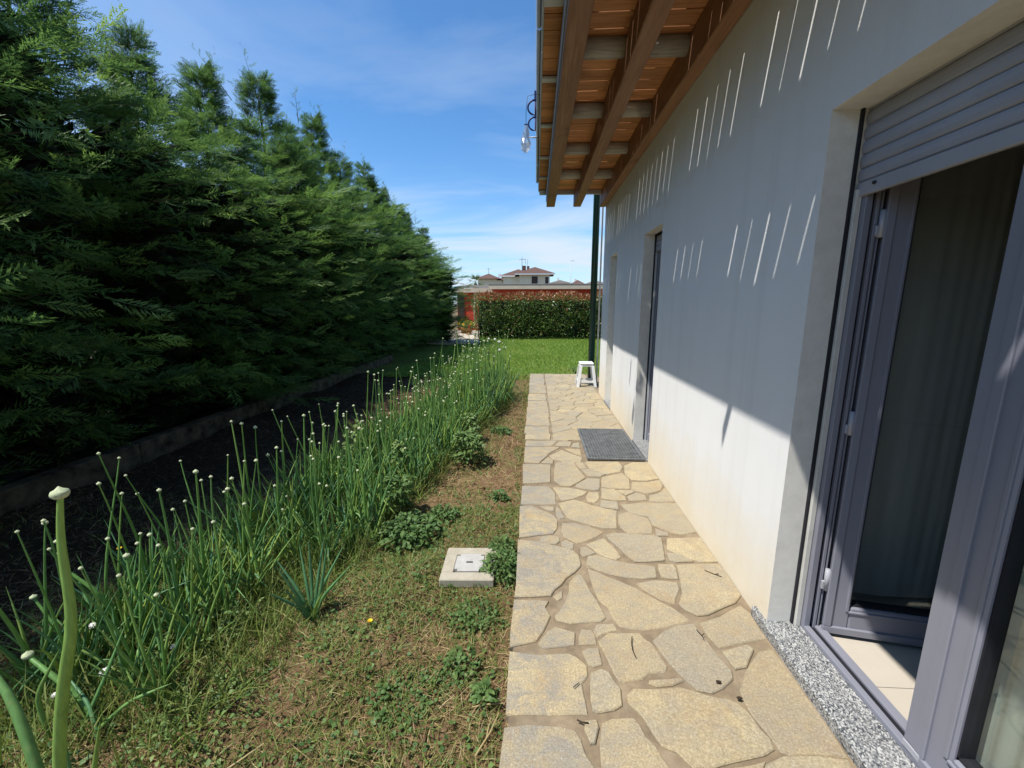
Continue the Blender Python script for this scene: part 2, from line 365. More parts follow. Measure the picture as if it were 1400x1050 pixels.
class MB:
    """collects simple solids in world coordinates, builds one mesh"""
    def __init__(s): s.bm = bmesh.new()
    def box(s, x0, x1, y0, y1, z0, z1, bev=0.0, mi=0):
        b = bmesh.new(); bmesh.ops.create_cube(b, size=1)
        for v in b.verts:
            v.co = Vector((x0 + (v.co.x + .5) * (x1 - x0), y0 + (v.co.y + .5) * (y1 - y0), z0 + (v.co.z + .5) * (z1 - z0)))
        if bev > 0:
            bmesh.ops.bevel(b, geom=b.edges[:], offset=bev, segments=1, affect='EDGES', profile=0.5)
        s.add(b, mi); return s
    def add(s, b, mi=0):
        for f in b.faces: f.material_index = mi
        me = bpy.data.meshes.new('tmp'); b.to_mesh(me); b.free()
        s.bm.from_mesh(me); bpy.data.meshes.remove(me)
    def tube(s, pts, rad, n=8, mi=0, cap=True):
        pts = [Vector(p) for p in pts]
        if not hasattr(rad, '__len__'): rad = [rad] * len(pts)
        b = bmesh.new(); rings = []
        up = Vector((0.13, 0.31, 0.94)); prev = None
        for i, p in enumerate(pts):
            d = (pts[min(i + 1, len(pts) - 1)] - pts[max(i - 1, 0)]).normalized()
            if prev is None: u = d.cross(up).normalized()
            else: u = (prev - d * prev.dot(d)).normalized()
            prev = u; w = d.cross(u)
            rings.append([b.verts.new(p + (u * math.cos(2 * math.pi * k / n) + w * math.sin(2 * math.pi * k / n)) * rad[i]) for k in range(n)])
        for a, c in zip(rings, rings[1:]):
            for k in range(n): b.faces.new((a[k], a[(k + 1) % n], c[(k + 1) % n], c[k])).smooth = True
        if cap:
            b.faces.new(rings[0][::-1]); b.faces.new(rings[-1])
        s.add(b, mi); return s
    def prism(s, poly, z0, z1, mi=0):
        b = bmesh.new()
        lo = [b.verts.new((x, y, z0)) for x, y in poly]; hi = [b.verts.new((x, y, z1)) for x, y in poly]
        b.faces.new(hi); b.faces.new(lo[::-1]); n = len(poly)
        for i in range(n): b.faces.new((lo[i], lo[(i + 1) % n], hi[(i + 1) % n], hi[i]))
        s.add(b, mi); return s
    def quad(s, a, b_, c, d, mi=0):
        b = bmesh.new(); b.faces.new([b.verts.new(p) for p in (a, b_, c, d)]); s.add(b, mi); return s
    def faces(s, verts, faces, mi=0):
        b = bmesh.new(); vs = [b.verts.new(v) for v in verts]
        for f in faces: b.faces.new([vs[i] for i in f])
        s.add(b, mi); return s
    def build(s, name, mats, parent=None, origin=None):
        me = bpy.data.meshes.new(name)
        if not isinstance(mats, (list, tuple)): mats = [mats]
        o = Vector(origin) if origin is not None else Vector((0, 0, 0))
        off = wpos(parent) if parent is not None else Vector((0, 0, 0))
        bmesh.ops.translate(s.bm, verts=s.bm.verts[:], vec=-(o if origin is not None else off))
        bmesh.ops.recalc_face_normals(s.bm, faces=s.bm.faces[:])
        s.bm.to_mesh(me); s.bm.free()
        ob = link(name, me, parent, mats)
        if origin is not None: ob.location = o - off
        return ob

def np_mesh(name, V, F, tint=None, mi=None, smooth=False):
    """fast mesh from arrays; F is (n,3) or (n,4)"""
    V = np.asarray(V, np.float32); F = np.asarray(F, np.int32); k = F.shape[1]
    me = bpy.data.meshes.new(name)
    me.vertices.add(len(V)); me.vertices.foreach_set('co', V.ravel())
    me.loops.add(F.size); me.loops.foreach_set('vertex_index', F.ravel())
    me.polygons.add(len(F)); me.polygons.foreach_set('loop_start', np.arange(0, F.size, k, dtype=np.int32))
    me.polygons.foreach_set('loop_total', np.full(len(F), k, np.int32))
    if mi is not None: me.polygons.foreach_set('material_index', np.asarray(mi, np.int32))
    if smooth: me.polygons.foreach_set('use_smooth', np.ones(len(F), bool))
    me.update(calc_edges=True)
    if tint is not None:
        a = me.attributes.new('tint', 'FLOAT', 'FACE'); a.data.foreach_set('value', np.clip(np.asarray(tint, np.float32), 0, 1))
    return me

class TB:
    """collects triangles (numpy) with a tint and material index per face"""
    def __init__(s): s.v = []; s.f = []; s.t = []; s.m = []; s.n = 0
    def add(s, V, F, tint, mi=0):
        V = np.asarray(V, float).reshape(-1, 3); F = np.asarray(F, int).reshape(-1, 3)
        s.v.append(V); s.f.append(F + s.n); s.n += len(V)
        s.t.append(np.broadcast_to(np.asarray(tint, float), (len(F),)).copy()); s.m.append(np.full(len(F), mi))
    def inst(s, V, F, MATS, POS, tint, mi=0, tvar=None):
        """template V,F placed with 3x3 matrices and positions"""
        k = len(POS)
        X = np.einsum('kij,vj->kvi', MATS, V) + POS[:, None, :]
        FF = (F[None] + (np.arange(k) * len(V))[:, None, None]).reshape(-1, 3)
        tt = np.repeat(tint, len(F))
        if tvar is not None: tt = tt + np.tile(tvar, k)
        s.add(X.reshape(-1, 3), FF, tt, mi)
    def mesh(s, name, smooth=False):
        return np_mesh(name, np.concatenate(s.v), np.concatenate(s.f), np.concatenate(s.t), np.concatenate(s.m), smooth)

def frames(d, roll):
    """rotation matrices whose first axis is d, rolled about it"""
    d = d / np.linalg.norm(d, axis=1, keepdims=True)
    up = np.tile(np.array([0, 0, 1.0]), (len(d), 1)); bad = np.abs(d[:, 2]) > 0.97; up[bad] = (1, 0, 0)
    s_ = np.cross(up, d); s_ /= np.linalg.norm(s_, axis=1, keepdims=True)
    w = np.cross(d, s_)
    c, q = np.cos(roll)[:, None], np.sin(roll)[:, None]
    return np.stack([d, s_ * c + w * q, w * c - s_ * q], axis=2)

STONES = [
((-0.103,1.123),(-0.117,1.000),(0.195,1.017),(0.208,1.144),(0.184,1.185),(0.174,1.233),(0.156,1.263),(0.105,1.274),(-0.017,1.275),(-0.096,1.260)),
((-0.095,1.400),(-0.094,1.309),(0.146,1.326),(0.208,1.327),(0.208,1.368),(0.203,1.404),(0.200,1.456),(0.228,1.492),(0.231,1.542),(0.192,1.585),(0.155,1.602),(0.021,1.587),(-0.098,1.600)),
((0.060,1.627),(0.119,1.640),(0.189,1.653),(0.198,1.722),(0.111,1.753),(0.073,1.728),(0.024,1.643)),
((-0.098,1.774),(-0.099,1.624),(0.018,1.664),(0.056,1.736),(0.086,1.823),(0.062,1.883),(0.082,1.927),(-0.095,1.928)),
((0.216,1.701),(0.208,1.654),(0.288,1.662),(0.290,1.705),(0.275,1.744),(0.231,1.746)),
((0.230,1.587),(0.241,1.546),(0.261,1.540),(0.297,1.553),(0.294,1.638),(0.248,1.635),(0.221,1.618)),
((0.236,1.445),(0.230,1.387),(0.232,1.339),(0.250,1.335),(0.312,1.350),(0.343,1.369),(0.351,1.438),(0.334,1.470),(0.318,1.514),(0.290,1.527),(0.245,1.507)),
((0.193,1.265),(0.208,1.218),(0.221,1.221),(0.242,1.279),(0.237,1.303),(0.197,1.298)),
((0.241,1.222),(0.235,1.150),(0.231,1.038),(0.474,1.051),(0.461,1.150),(0.440,1.189),(0.429,1.222),(0.403,1.256),(0.394,1.293),(0.377,1.322),(0.295,1.312),(0.260,1.296)),
((0.325,1.592),(0.342,1.512),(0.358,1.475),(0.376,1.476),(0.451,1.494),(0.488,1.524),(0.557,1.534),(0.571,1.561),(0.555,1.613),(0.541,1.676),(0.510,1.708),(0.497,1.738),(0.354,1.730),(0.300,1.680)),
((0.288,1.740),(0.300,1.701),(0.327,1.724),(0.396,1.755),(0.386,1.792),(0.308,1.783)),
((0.568,1.625),(0.594,1.558),(0.624,1.496),(0.657,1.452),(0.710,1.442),(0.760,1.467),(0.819,1.511),(0.831,1.550),(0.809,1.611),(0.791,1.707),(0.769,1.808),(0.685,1.794),(0.607,1.749),(0.549,1.694)),
((0.372,1.377),(0.399,1.349),(0.418,1.316),(0.435,1.263),(0.454,1.224),(0.498,1.207),(0.535,1.158),(0.588,1.161),(0.668,1.184),(0.788,1.213),(0.833,1.235),(0.837,1.270),(0.822,1.300),(0.813,1.355),(0.794,1.394),(0.769,1.411),(0.692,1.425),(0.617,1.450),(0.591,1.458),(0.490,1.443),(0.403,1.441),(0.375,1.414)),
((0.471,1.471),(0.500,1.459),(0.566,1.470),(0.614,1.492),(0.600,1.502),(0.563,1.496),(0.478,1.485)),
((0.811,1.743),(0.834,1.672),(0.990,1.718),(1.072,1.740),(1.069,1.811),(1.078,1.898),(1.054,1.954),(0.921,1.870),(0.807,1.820)),
((0.852,1.558),(0.901,1.572),(0.978,1.668),(0.964,1.692),(0.834,1.648)),
((0.861,1.513),(0.827,1.464),(0.820,1.414),(0.824,1.355),(0.845,1.286),(0.855,1.231),(0.878,1.221),(0.954,1.227),(1.067,1.224),(1.070,1.293),(1.071,1.416),(1.068,1.552),(1.062,1.673),(1.000,1.661),(0.894,1.557)),
((0.780,1.181),(0.702,1.064),(1.036,1.083),(1.056,1.183),(1.056,1.210),(0.971,1.217),(0.853,1.210)),
((0.569,1.138),(0.515,1.054),(0.689,1.063),(0.763,1.171),(0.783,1.194),(0.733,1.180),(0.650,1.164)),
((-0.090,2.517),(0.050,2.565),(0.131,2.584),(0.160,2.648),(0.169,2.753),(0.149,2.830),(0.094,2.876),(0.030,2.924),(-0.011,2.965),(-0.103,2.960)),
((0.101,2.911),(0.149,2.891),(0.152,2.960),(0.041,2.965)),
((0.042,2.486),(0.098,2.463),(0.147,2.460),(0.170,2.499),(0.165,2.545),(0.101,2.559),(0.050,2.532)),
((0.181,2.449),(0.226,2.409),(0.251,2.422),(0.259,2.472),(0.213,2.515),(0.180,2.487)),
((-0.091,2.145),(-0.094,1.949),(0.095,1.972),(0.114,2.016),(0.155,2.063),(0.186,2.122),(0.240,2.179),(0.277,2.237),(0.281,2.280),(0.274,2.336),(0.245,2.392),(0.139,2.435),(0.035,2.473),(-0.098,2.491)),
((0.133,1.941),(0.154,1.958),(0.155,2.014),(0.106,1.964)),
((0.201,2.085),(0.195,2.012),(0.166,1.918),(0.135,1.861),(0.111,1.830),(0.115,1.801),(0.183,1.783),(0.257,1.794),(0.332,1.805),(0.357,1.829),(0.345,1.888),(0.331,1.943),(0.310,2.001),(0.291,2.090),(0.274,2.151),(0.250,2.154)),
((0.191,2.622),(0.202,2.554),(0.281,2.480),(0.310,2.488),(0.418,2.566),(0.470,2.623),(0.425,2.663),(0.290,2.729),(0.201,2.724)),
((0.366,2.435),(0.398,2.377),(0.428,2.350),(0.500,2.314),(0.531,2.339),(0.518,2.407),(0.489,2.479),(0.459,2.548),(0.339,2.471)),
((0.291,2.371),(0.303,2.331),(0.335,2.350),(0.385,2.376),(0.333,2.445),(0.300,2.431)),
((0.314,2.255),(0.362,2.211),(0.436,2.170),(0.518,2.150),(0.607,2.140),(0.693,2.159),(0.709,2.251),(0.687,2.260),(0.576,2.275),(0.485,2.303),(0.394,2.348),(0.334,2.339)),
((0.327,2.055),(0.343,1.952),(0.380,1.906),(0.398,1.821),(0.417,1.775),(0.523,1.762),(0.630,1.782),(0.760,1.832),(0.745,1.860),(0.709,1.914),(0.657,1.959),(0.600,2.011),(0.551,2.061),(0.485,2.107),(0.428,2.141),(0.361,2.190),(0.318,2.208)),
((0.227,2.862),(0.248,2.788),(0.337,2.742),(0.483,2.671),(0.568,2.676),(0.613,2.917),(0.548,2.947),(0.447,3.000),(0.317,3.090),(0.193,3.021)),
((0.163,2.847),(0.186,2.785),(0.223,2.797),(0.198,2.916),(0.174,2.973)),
((0.598,2.776),(0.600,2.687),(0.636,2.616),(0.794,2.627),(0.818,2.729),(0.815,2.835),(0.683,2.909),(0.620,2.873)),
((0.493,2.526),(0.527,2.460),(0.566,2.359),(0.604,2.295),(0.678,2.299),(0.786,2.319),(0.809,2.427),(0.834,2.562),(0.799,2.587),(0.683,2.598),(0.541,2.609),(0.478,2.578)),
((0.809,2.587),(0.891,2.603),(0.893,2.633),(0.828,2.685)),
((0.702,2.910),(0.825,2.852),(0.823,2.749),(0.867,2.692),(0.929,2.639),(0.991,2.625),(1.095,2.659),(1.095,2.755),(1.095,2.911),(1.095,3.072),(0.788,3.055),(0.666,3.024)),
((0.834,2.437),(0.877,2.404),(0.944,2.350),(0.989,2.314),(1.095,2.326),(1.095,2.382),(1.095,2.501),(1.095,2.584),(0.989,2.578),(0.873,2.564)),
((0.812,2.321),(0.846,2.306),(0.952,2.318),(0.947,2.339),(0.880,2.392),(0.820,2.389)),
((0.723,2.231),(0.720,2.156),(0.760,2.149),(0.807,2.147),(0.824,2.237),(0.818,2.278),(0.736,2.279)),
((0.610,2.035),(0.663,1.978),(0.726,1.949),(0.745,1.991),(0.785,2.062),(0.791,2.117),(0.713,2.132),(0.658,2.129),(0.566,2.096)),
((0.816,2.138),(0.791,2.028),(0.746,1.942),(0.760,1.904),(0.810,1.865),(0.862,1.875),(0.952,1.926),(1.036,1.970),(1.090,2.027),(1.095,2.126),(1.095,2.242),(1.095,2.299),(0.927,2.284),(0.840,2.269)),
((-0.094,4.345),(0.187,4.373),(0.259,4.552),(-0.094,4.532)),
((-0.096,3.851),(0.048,3.850),(0.078,3.929),(0.123,4.033),(0.148,4.119),(0.279,4.330),(-0.097,4.309)),
((0.218,4.350),(0.383,4.360),(0.411,4.509),(0.339,4.531),(0.273,4.501)),
((0.397,4.337),(0.488,4.318),(0.498,4.489),(0.431,4.460)),
((0.200,3.956),(0.313,3.923),(0.396,3.898),(0.454,3.911),(0.481,4.033),(0.421,4.092),(0.324,4.195),(0.289,4.238),(0.153,4.056)),
((0.417,4.134),(0.478,4.074),(0.482,4.260),(0.322,4.274)),
((0.178,3.838),(0.189,3.936),(0.130,4.003),(0.069,3.851)),
((-0.092,3.369),(0.139,3.412),(0.160,3.818),(-0.106,3.813)),
((0.183,3.641),(0.178,3.445),(0.235,3.343),(0.308,3.340),(0.342,3.379),(0.452,3.523),(0.435,3.604),(0.407,3.723),(0.386,3.869),(0.304,3.903),(0.210,3.859)),
((0.428,3.733),(0.490,3.745),(0.473,3.893),(0.408,3.880)),
((0.475,3.557),(0.590,3.555),(0.645,3.616),(0.567,3.662),(0.516,3.729),(0.439,3.707)),
((0.518,3.747),(0.572,3.697),(0.658,3.616),(0.790,3.692),(0.832,3.801),(0.816,3.931),(0.496,3.914)),
((0.351,3.335),(0.413,3.296),(0.512,3.273),(0.539,3.289),(0.577,3.506),(0.469,3.508),(0.361,3.380)),
((-0.098,2.993),(0.058,3.002),(0.170,3.008),(0.173,3.199),(0.124,3.322),(-0.097,3.325)),
((0.191,3.200),(0.209,3.097),(0.224,3.072),(0.319,3.116),(0.414,3.199),(0.431,3.241),(0.364,3.279),(0.282,3.310),(0.160,3.310)),
((0.417,3.071),(0.470,3.049),(0.513,3.114),(0.525,3.233),(0.447,3.228),(0.414,3.147)),
((0.564,3.340),(0.669,3.317),(0.795,3.317),(0.831,3.513),(0.800,3.641),(0.602,3.548)),
((0.532,3.127),(0.628,3.089),(0.720,3.100),(0.722,3.164),(0.659,3.295),(0.559,3.304)),
((0.820,3.609),(0.853,3.498),(0.977,3.490),(1.091,3.543),(1.095,3.834),(1.095,3.928),(0.954,3.920),(0.849,3.820)),
((0.804,3.303),(0.872,3.266),(0.917,3.234),(1.042,3.303),(1.085,3.391),(1.095,3.513),(0.969,3.459),(0.843,3.452)),
((0.742,3.095),(0.883,3.122),(0.891,3.199),(0.833,3.250),(0.748,3.178)),
((0.899,3.098),(1.095,3.109),(1.095,3.225),(1.095,3.363),(1.008,3.246),(0.926,3.201)),
((0.739,3.191),(0.825,3.263),(0.800,3.282),(0.669,3.282)),
((0.499,2.979),(0.635,2.952),(0.647,3.071),(0.526,3.089))]

# ------------------------------------------------------------------ ground, path, drive, lawn
GZ = -0.12                                   # garden level; the paved path is z = 0
def vnoise(x, y, s, seed):
    """cheap smooth value noise on arrays"""
    r = np.random.default_rng(seed).random((64, 64))
    x = x * s; y = y * s
    i = np.floor(x).astype(int); j = np.floor(y).astype(int); fx = x - i; fy = y - j
    fx = fx * fx * (3 - 2 * fx); fy = fy * fy * (3 - 2 * fy)
    g = lambda a, b: r[a % 64, b % 64]
    return (g(i, j) * (1 - fx) + g(i + 1, j) * fx) * (1 - fy) + (g(i, j + 1) * (1 - fx) + g(i + 1, j + 1) * fx) * fy - 0.5

def bed_h(x, y):
    x = np.asarray(x, float); y = np.asarray(y, float)
    h = GZ + 0.11 * vnoise(x, y, 1.1, 1) + 0.055 * vnoise(x, y, 4.3, 2) + 0.03 * vnoise(x, y, 15, 3)
    edge = np.clip((-0.10 - x) / 0.25, 0, 1)          # calmer beside the path
    return GZ - 0.01 + (h - GZ) * (0.35 + 0.65 * edge)

def grid_mesh(name, xs, ys, hf):
    X, Y = np.meshgrid(xs, ys, indexing='ij'); Z = hf(X, Y)
    V = np.stack([X, Y, Z], -1).reshape(-1, 3); n, m = X.shape
    I = (np.arange(n - 1)[:, None] * m + np.arange(m - 1)[None]).ravel()
    F = np.stack([I, I + m, I + m + 1, I + 1], 1)
    return np_mesh(name, V, F, smooth=True)

g = MB().box(-400, 400, -400, 600, GZ - 0.9, GZ - 0.22).build('ground', MAT['far_ground']); tag(g, 'dry ground reaching to the far houses', kind='structure')
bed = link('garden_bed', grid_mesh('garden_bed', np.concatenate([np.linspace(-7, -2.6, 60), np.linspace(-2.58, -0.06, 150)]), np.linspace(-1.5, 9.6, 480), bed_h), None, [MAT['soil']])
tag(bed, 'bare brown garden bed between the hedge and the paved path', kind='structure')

def lawn_h(x, y):
    x = np.asarray(x, float); y = np.asarray(y, float)
    return GZ - 0.015 + 0.05 * vnoise(x, y, 0.8, 5) + 0.02 * vnoise(x, y, 5, 6)
lw = link('lawn', grid_mesh('lawn', np.linspace(-7.0, 12, 130), np.linspace(9.55, 22.5, 110), lawn_h), None, [MAT['turf']])
tag(lw, 'green lawn between the paved path and the clipped hedge', kind='structure')
dv = MB().prism([(-9, 17.2), (-2.35, 17.6), (-2.75, 20.4), (-3.1, 25.95), (-9, 25.95)], GZ - 0.1, GZ + 0.055).build('driveway', MAT['gravel'])
tag(dv, 'pale driveway beyond the end of the tall hedge', kind='structure')

path = thing('paved_path', (0, 0, 0), 'crazy paved sandstone path running along the white house wall', None); path['kind'] = 'structure'; del_cat = None
MB().box(-0.085, 1.34, -1.2, 9.2, -0.20, -0.007).build('mortar_bed', MAT['mortar'], path)

def stone_mesh(poly, z, seed):
    rg = random.Random(seed)
    # break long edges, jitter, round
    pts = []
    n = len(poly)
    for i in range(n):
        a = Vector(poly[i]); b = Vector(poly[(i + 1) % n]); L = (b - a).length
        k = max(1, min(3, int(L / 0.07)))
        for j in range(k):
            p = a.lerp(b, j / k)
            if j: p += Vector((rg.uniform(-1, 1), rg.uniform(-1, 1))) * 0.004
            pts.append(p)
    n = len(pts); c = sum(pts, Vector((0, 0))) / n
    tx, ty = rg.uniform(-.004, .004), rg.uniform(-.004, .004)
    def ring(off, dz):
        r = []
        for i, p in enumerate(pts):
            e = (pts[(i + 1) % n] - pts[i - 1]); nn = Vector((e.y, -e.x))
            if nn.length > 1e-6: nn.normalize()
            q = p - nn * off
            r.append((q.x, q.y, z + dz + tx * (q.x - c.x) + ty * (q.y - c.y)))
        return r
    V = ring(-0.0025, -0.03) + ring(-0.0025, -0.0045) + ring(0.002, 0.0)
    F = []
    for k in range(2):
        for i in range(n):
            j = (i + 1) % n; F.append((k * n + i, k * n + j, (k + 1) * n + j, (k + 1) * n + i))
    F.append(tuple(range(2 * n, 3 * n)))
    me = bpy.data.meshes.new('flagstone'); me.from_pydata(V, [], F); me.update()
    return me
def lay(poly, seed, z=None):
    if z is None: z = random.Random(seed * 3 + 1).uniform(-0.002, 0.0055)
    link('flagstone', stone_mesh(poly, z, seed), path, [MAT['stone']])

for i, p in enumerate(STONES): lay(p, i)
# the far half of the path: irregular cells clipped from scattered seeds
def clip(poly, p, q):
    m = ((p[0] + q[0]) / 2, (p[1] + q[1]) / 2); d = (q[0] - p[0], q[1] - p[1]); out = []
    f = lambda a: (a[0] - m[0]) * d[0] + (a[1] - m[1]) * d[1]
    for i in range(len(poly)):
        a, b = poly[i], poly[(i + 1) % len(poly)]; fa, fb = f(a), f(b)
        if fa <= 0: out.append(a)
        if fa * fb < 0:
            t = fa / (fa - fb); out.append((a[0] + (b[0] - a[0]) * t, a[1] + (b[1] - a[1]) * t))
    return out
def inset(poly, d):
    c = (sum(p[0] for p in poly) / len(poly), sum(p[1] for p in poly) / len(poly)); o = []
    n = len(poly)
    for i in range(n):
        a, b, e = Vector(poly[i - 1]), Vector(poly[i]), Vector(poly[(i + 1) % n])
        d1, d2 = (b - a), (e - b)
        if d1.length < 1e-5 or d2.length < 1e-5: continue
        d1.normalize(); d2.normalize()
        n1, n2 = Vector((-d1.y, d1.x)), Vector((-d2.y, d2.x)); h = n1 + n2
        k = d / max(0.35, h.length_squared / 2)
        o.append(tuple(b + h * k * 0.5 * 2 / 1.0 * 0.5 if False else b + h * (k * 0.5)))
    return o
def area(p): return 0.5 * sum(p[i][0] * p[(i + 1) % len(p)][1] - p[(i + 1) % len(p)][0] * p[i][1] for i in range(len(p)))
rp = random.Random(4)
seeds = []
tries = 0
while len(seeds) < 95 and tries < 6000:
    tries += 1
    q = (rp.uniform(0.22, 1.10), rp.uniform(4.35, 9.2)); md = rp.uniform(0.13, 0.27)
    if all(math.hypot((q[0] - s[0]) * 0.85, q[1] - s[1]) > md for s in seeds): seeds.append(q)
sid = 200
for i, s_ in enumerate(seeds):
    xm = 0.30 if s_[1] > 7.9 else 0.215
    cell = [(0.215, 4.56), (1.09, 4.56), (1.09, 9.19), (0.215, 9.19)]
    for j, q in enumerate(seeds):
        if j != i: cell = clip(cell, s_, q)
        if len(cell) < 3: break
    if len(cell) < 3: continue
    cell = inset(cell, rp.uniform(0.008, 0.016))
    if len(cell) >= 3 and area(cell) > 0.004: lay(cell, sid); sid += 1
# the stretch behind the viewer's feet
seeds = []; tries = 0
while len(seeds) < 34 and tries < 4000:
    tries += 1; q = (rp.uniform(-.05, 1.05), rp.uniform(-1.15, 0.985 - .05)); md = rp.uniform(0.22, 0.42)
    if all(math.hypot(q[0] - s[0], q[1] - s[1]) > md for s in seeds): seeds.append(q)
for i, s_ in enumerate(seeds):
    cell = [(-0.11, -1.18), (1.07, -1.18), (1.07, 0.985), (-0.11, 0.985)]
    for j, q in enumerate(seeds):
        if j != i: cell = clip(cell, s_, q)
        if len(cell) < 3: break
    if len(cell) < 3: continue
    cell = inset(cell, rp.uniform(0.008, 0.016))
    if len(cell) >= 3 and area(cell) > 0.004: lay(cell, sid); sid += 1
# squarer blocks along the outer edge
y = 4.56
while y < 9.1:
    L = rp.uniform(0.24, 0.5); y1 = min(9.19, y + L)
    lay([(-0.105 + rp.uniform(-.012, .012), y + .008), (0.19 + rp.uniform(-.02, .012), y + .006), (0.195 + rp.uniform(-.02, .01), y1 - .008), (-0.105 + rp.uniform(-.012, .012), y1 - .006)], sid); sid += 1; y = y1

# ------------------------------------------------------------------ the house
WX = 1.10                                    # outer face of the wall
JX = 1.235                                   # plane of the frames
Y_END = 7.18
house = thing('house', (1.6, 3.0, 0), 'white rendered house with dark timber eaves and an open glass door', 'house')
DOOR = (0.45, 1.80, 0.0, 2.215); DOOR2 = (3.93, 4.56, 0.0, 2.20); DOOR3 = (6.02, 6.55, 0.0, 2.20)
def wall_face(mb, X, openings, y0, y1, z0, z1, flip=False):
    ys = sorted({y0, y1, *[o[0] for o in openings], *[o[1] for o in openings]}); zs = sorted({z0, z1, *[o[2] for o in openings if o[2] > z0], *[o[3] for o in openings]})
    for a, b in zip(ys, ys[1:]):
        for c, d in zip(zs, zs[1:]):
            my, mz = (a + b) / 2, (c + d) / 2
            if any(o[0] < my < o[1] and o[2] < mz < o[3] for o in openings): continue
            mb.quad((X, a, c), (X, b, c), (X, b, d), (X, a, d))
OPN = [DOOR, DOOR2, DOOR3]
m = MB(); wall_face(m, WX, OPN, -3.0, Y_END, -0.15, 3.30)
m.quad((WX, Y_END, -0.15), (WX + 7.5, Y_END, -0.15), (WX + 7.5, Y_END, 3.30), (WX, Y_END, 3.30))
m.quad((WX, -3, -0.15), (WX + 7.5, -3, -0.15), (WX + 7.5, -3, 3.30), (WX, -3, 3.30))
m.quad((WX + 7.5, -3, -0.15), (WX + 7.5, Y_END, -0.15), (WX + 7.5, Y_END, 3.30), (WX + 7.5, -3, 3.30))
bmesh.ops.remove_doubles(m.bm, verts=m.bm.verts[:], dist=1e-5)
m.build('wall', MAT['render'], house)
for (a, b, c, d) in OPN:                       # reveals, a separate coarser render
    m = MB()
    m.quad((WX, b, c), (1.42, b, c), (1.42, b, d), (WX, b, d)); m.quad((WX, a, c), (1.42, a, c), (1.42, a, d), (WX, a, d))
    m.quad((WX, a, d), (1.42, a, d), (1.42, b, d), (WX, b, d)); m.build('door_reveal', MAT['reveal'], house)
m = MB(); wall_face(m, 1.42, OPN, -2.9, 2.10, 0.0, 3.2); m.quad((1.42, 2.10, 0), (5, 2.10, 0), (5, 2.10, 2.75), (1.42, 2.10, 2.75))
m.quad((5, -2.9, 0), (5, 2.10, 0), (5, 2.10, 2.75), (5, -2.9, 2.75)); m.quad((1.42, -2.9, 0), (5, -2.9, 0), (5, -2.9, 2.75), (1.42, -2.9, 2.75))
m.quad((1.42, -2.9, 2.75), (5, -2.9, 2.75), (5, 2.1, 2.75), (1.42, 2.1, 2.75)); m.build('interior_wall', MAT['room'], house)
fl = MB().box(1.40, 5, -2.9, 2.10, -0.1, 0.022).build('interior_floor', MAT['grout'], house)
for i in range(6):
    for j in range(8):
        MB().box(1.345 + i * 0.603, 1.345 + i * 0.603 + 0.60, 2.08 - (j + 1) * 0.603, 2.08 - j * 0.603 - 0.003, 0.0, 0.028).build('floor_tile', MAT['tile_floor'], fl)
# sills
MB().box(1.078, 1.25, 0.42, 1.90, -0.02, 0.040, 0.004).build('door_sill', MAT['granite'], house)
MB().box(1.088, 1.25, 3.93, 4.56, -0.02, 0.030, 0.003).build('door_sill', MAT['granite'], house)
MB().box(1.088, 1.25, 6.02, 6.55, -0.02, 0.030, 0.003).build('door_sill', MAT['granite'], house)

# near door: outer guide rail, frame, open leaf, closed leaf, raised shutter
MB().box(1.203, 1.212, 1.786, 1.80, 0.04, 2.215).build('shutter_gasket', MAT['frame_dark'], house)
m = MB().box(1.212, 1.234, 1.772, 1.80, 0.04, 1.93, 0.002); m.build('shutter_guide', MAT['guide'], house)
fr = MB()
fr.box(1.236, 1.262, 1.752, 1.80, 0.04, 2.20, 0.002)                      # outer lip
fr.box(1.262, 1.318, 1.772, 1.80, 0.04, 2.20, 0.001, 1)                   # dark rebate
fr.box(1.280, 1.292, 1.757, 1.772, 0.04, 2.20, 0.001)
fr.box(1.300, 1.304, 1.757, 1.772, 0.04, 2.20, 0.0005)
fr.box(1.236, 1.262, 0.50, 1.752, 0.04, 0.062, 0.002); fr.box(1.262, 1.288, 0.50, 1.772, 0.03, 0.048, 0.0, 1); fr.box(1.288, 1.325, 0.50, 1.772, 0.03, 0.058, 0.002)
fr.box(1.236, 1.318, 0.50, 1.752, 2.14, 2.20, 0.002); fr.box(1.236, 1.318, 0.45, 0.50, 0.04, 2.20, 0.002)
frame = fr.build('door_frame', [MAT['frame'], MAT['frame_dark']], house)

def leaf(name, w, zb, zt, mirror=False):
    """a glazed door leaf in its own frame: x along the width from the hinge, y thickness"""
    return w
HZ = (0.30, 1.02, 1.80)
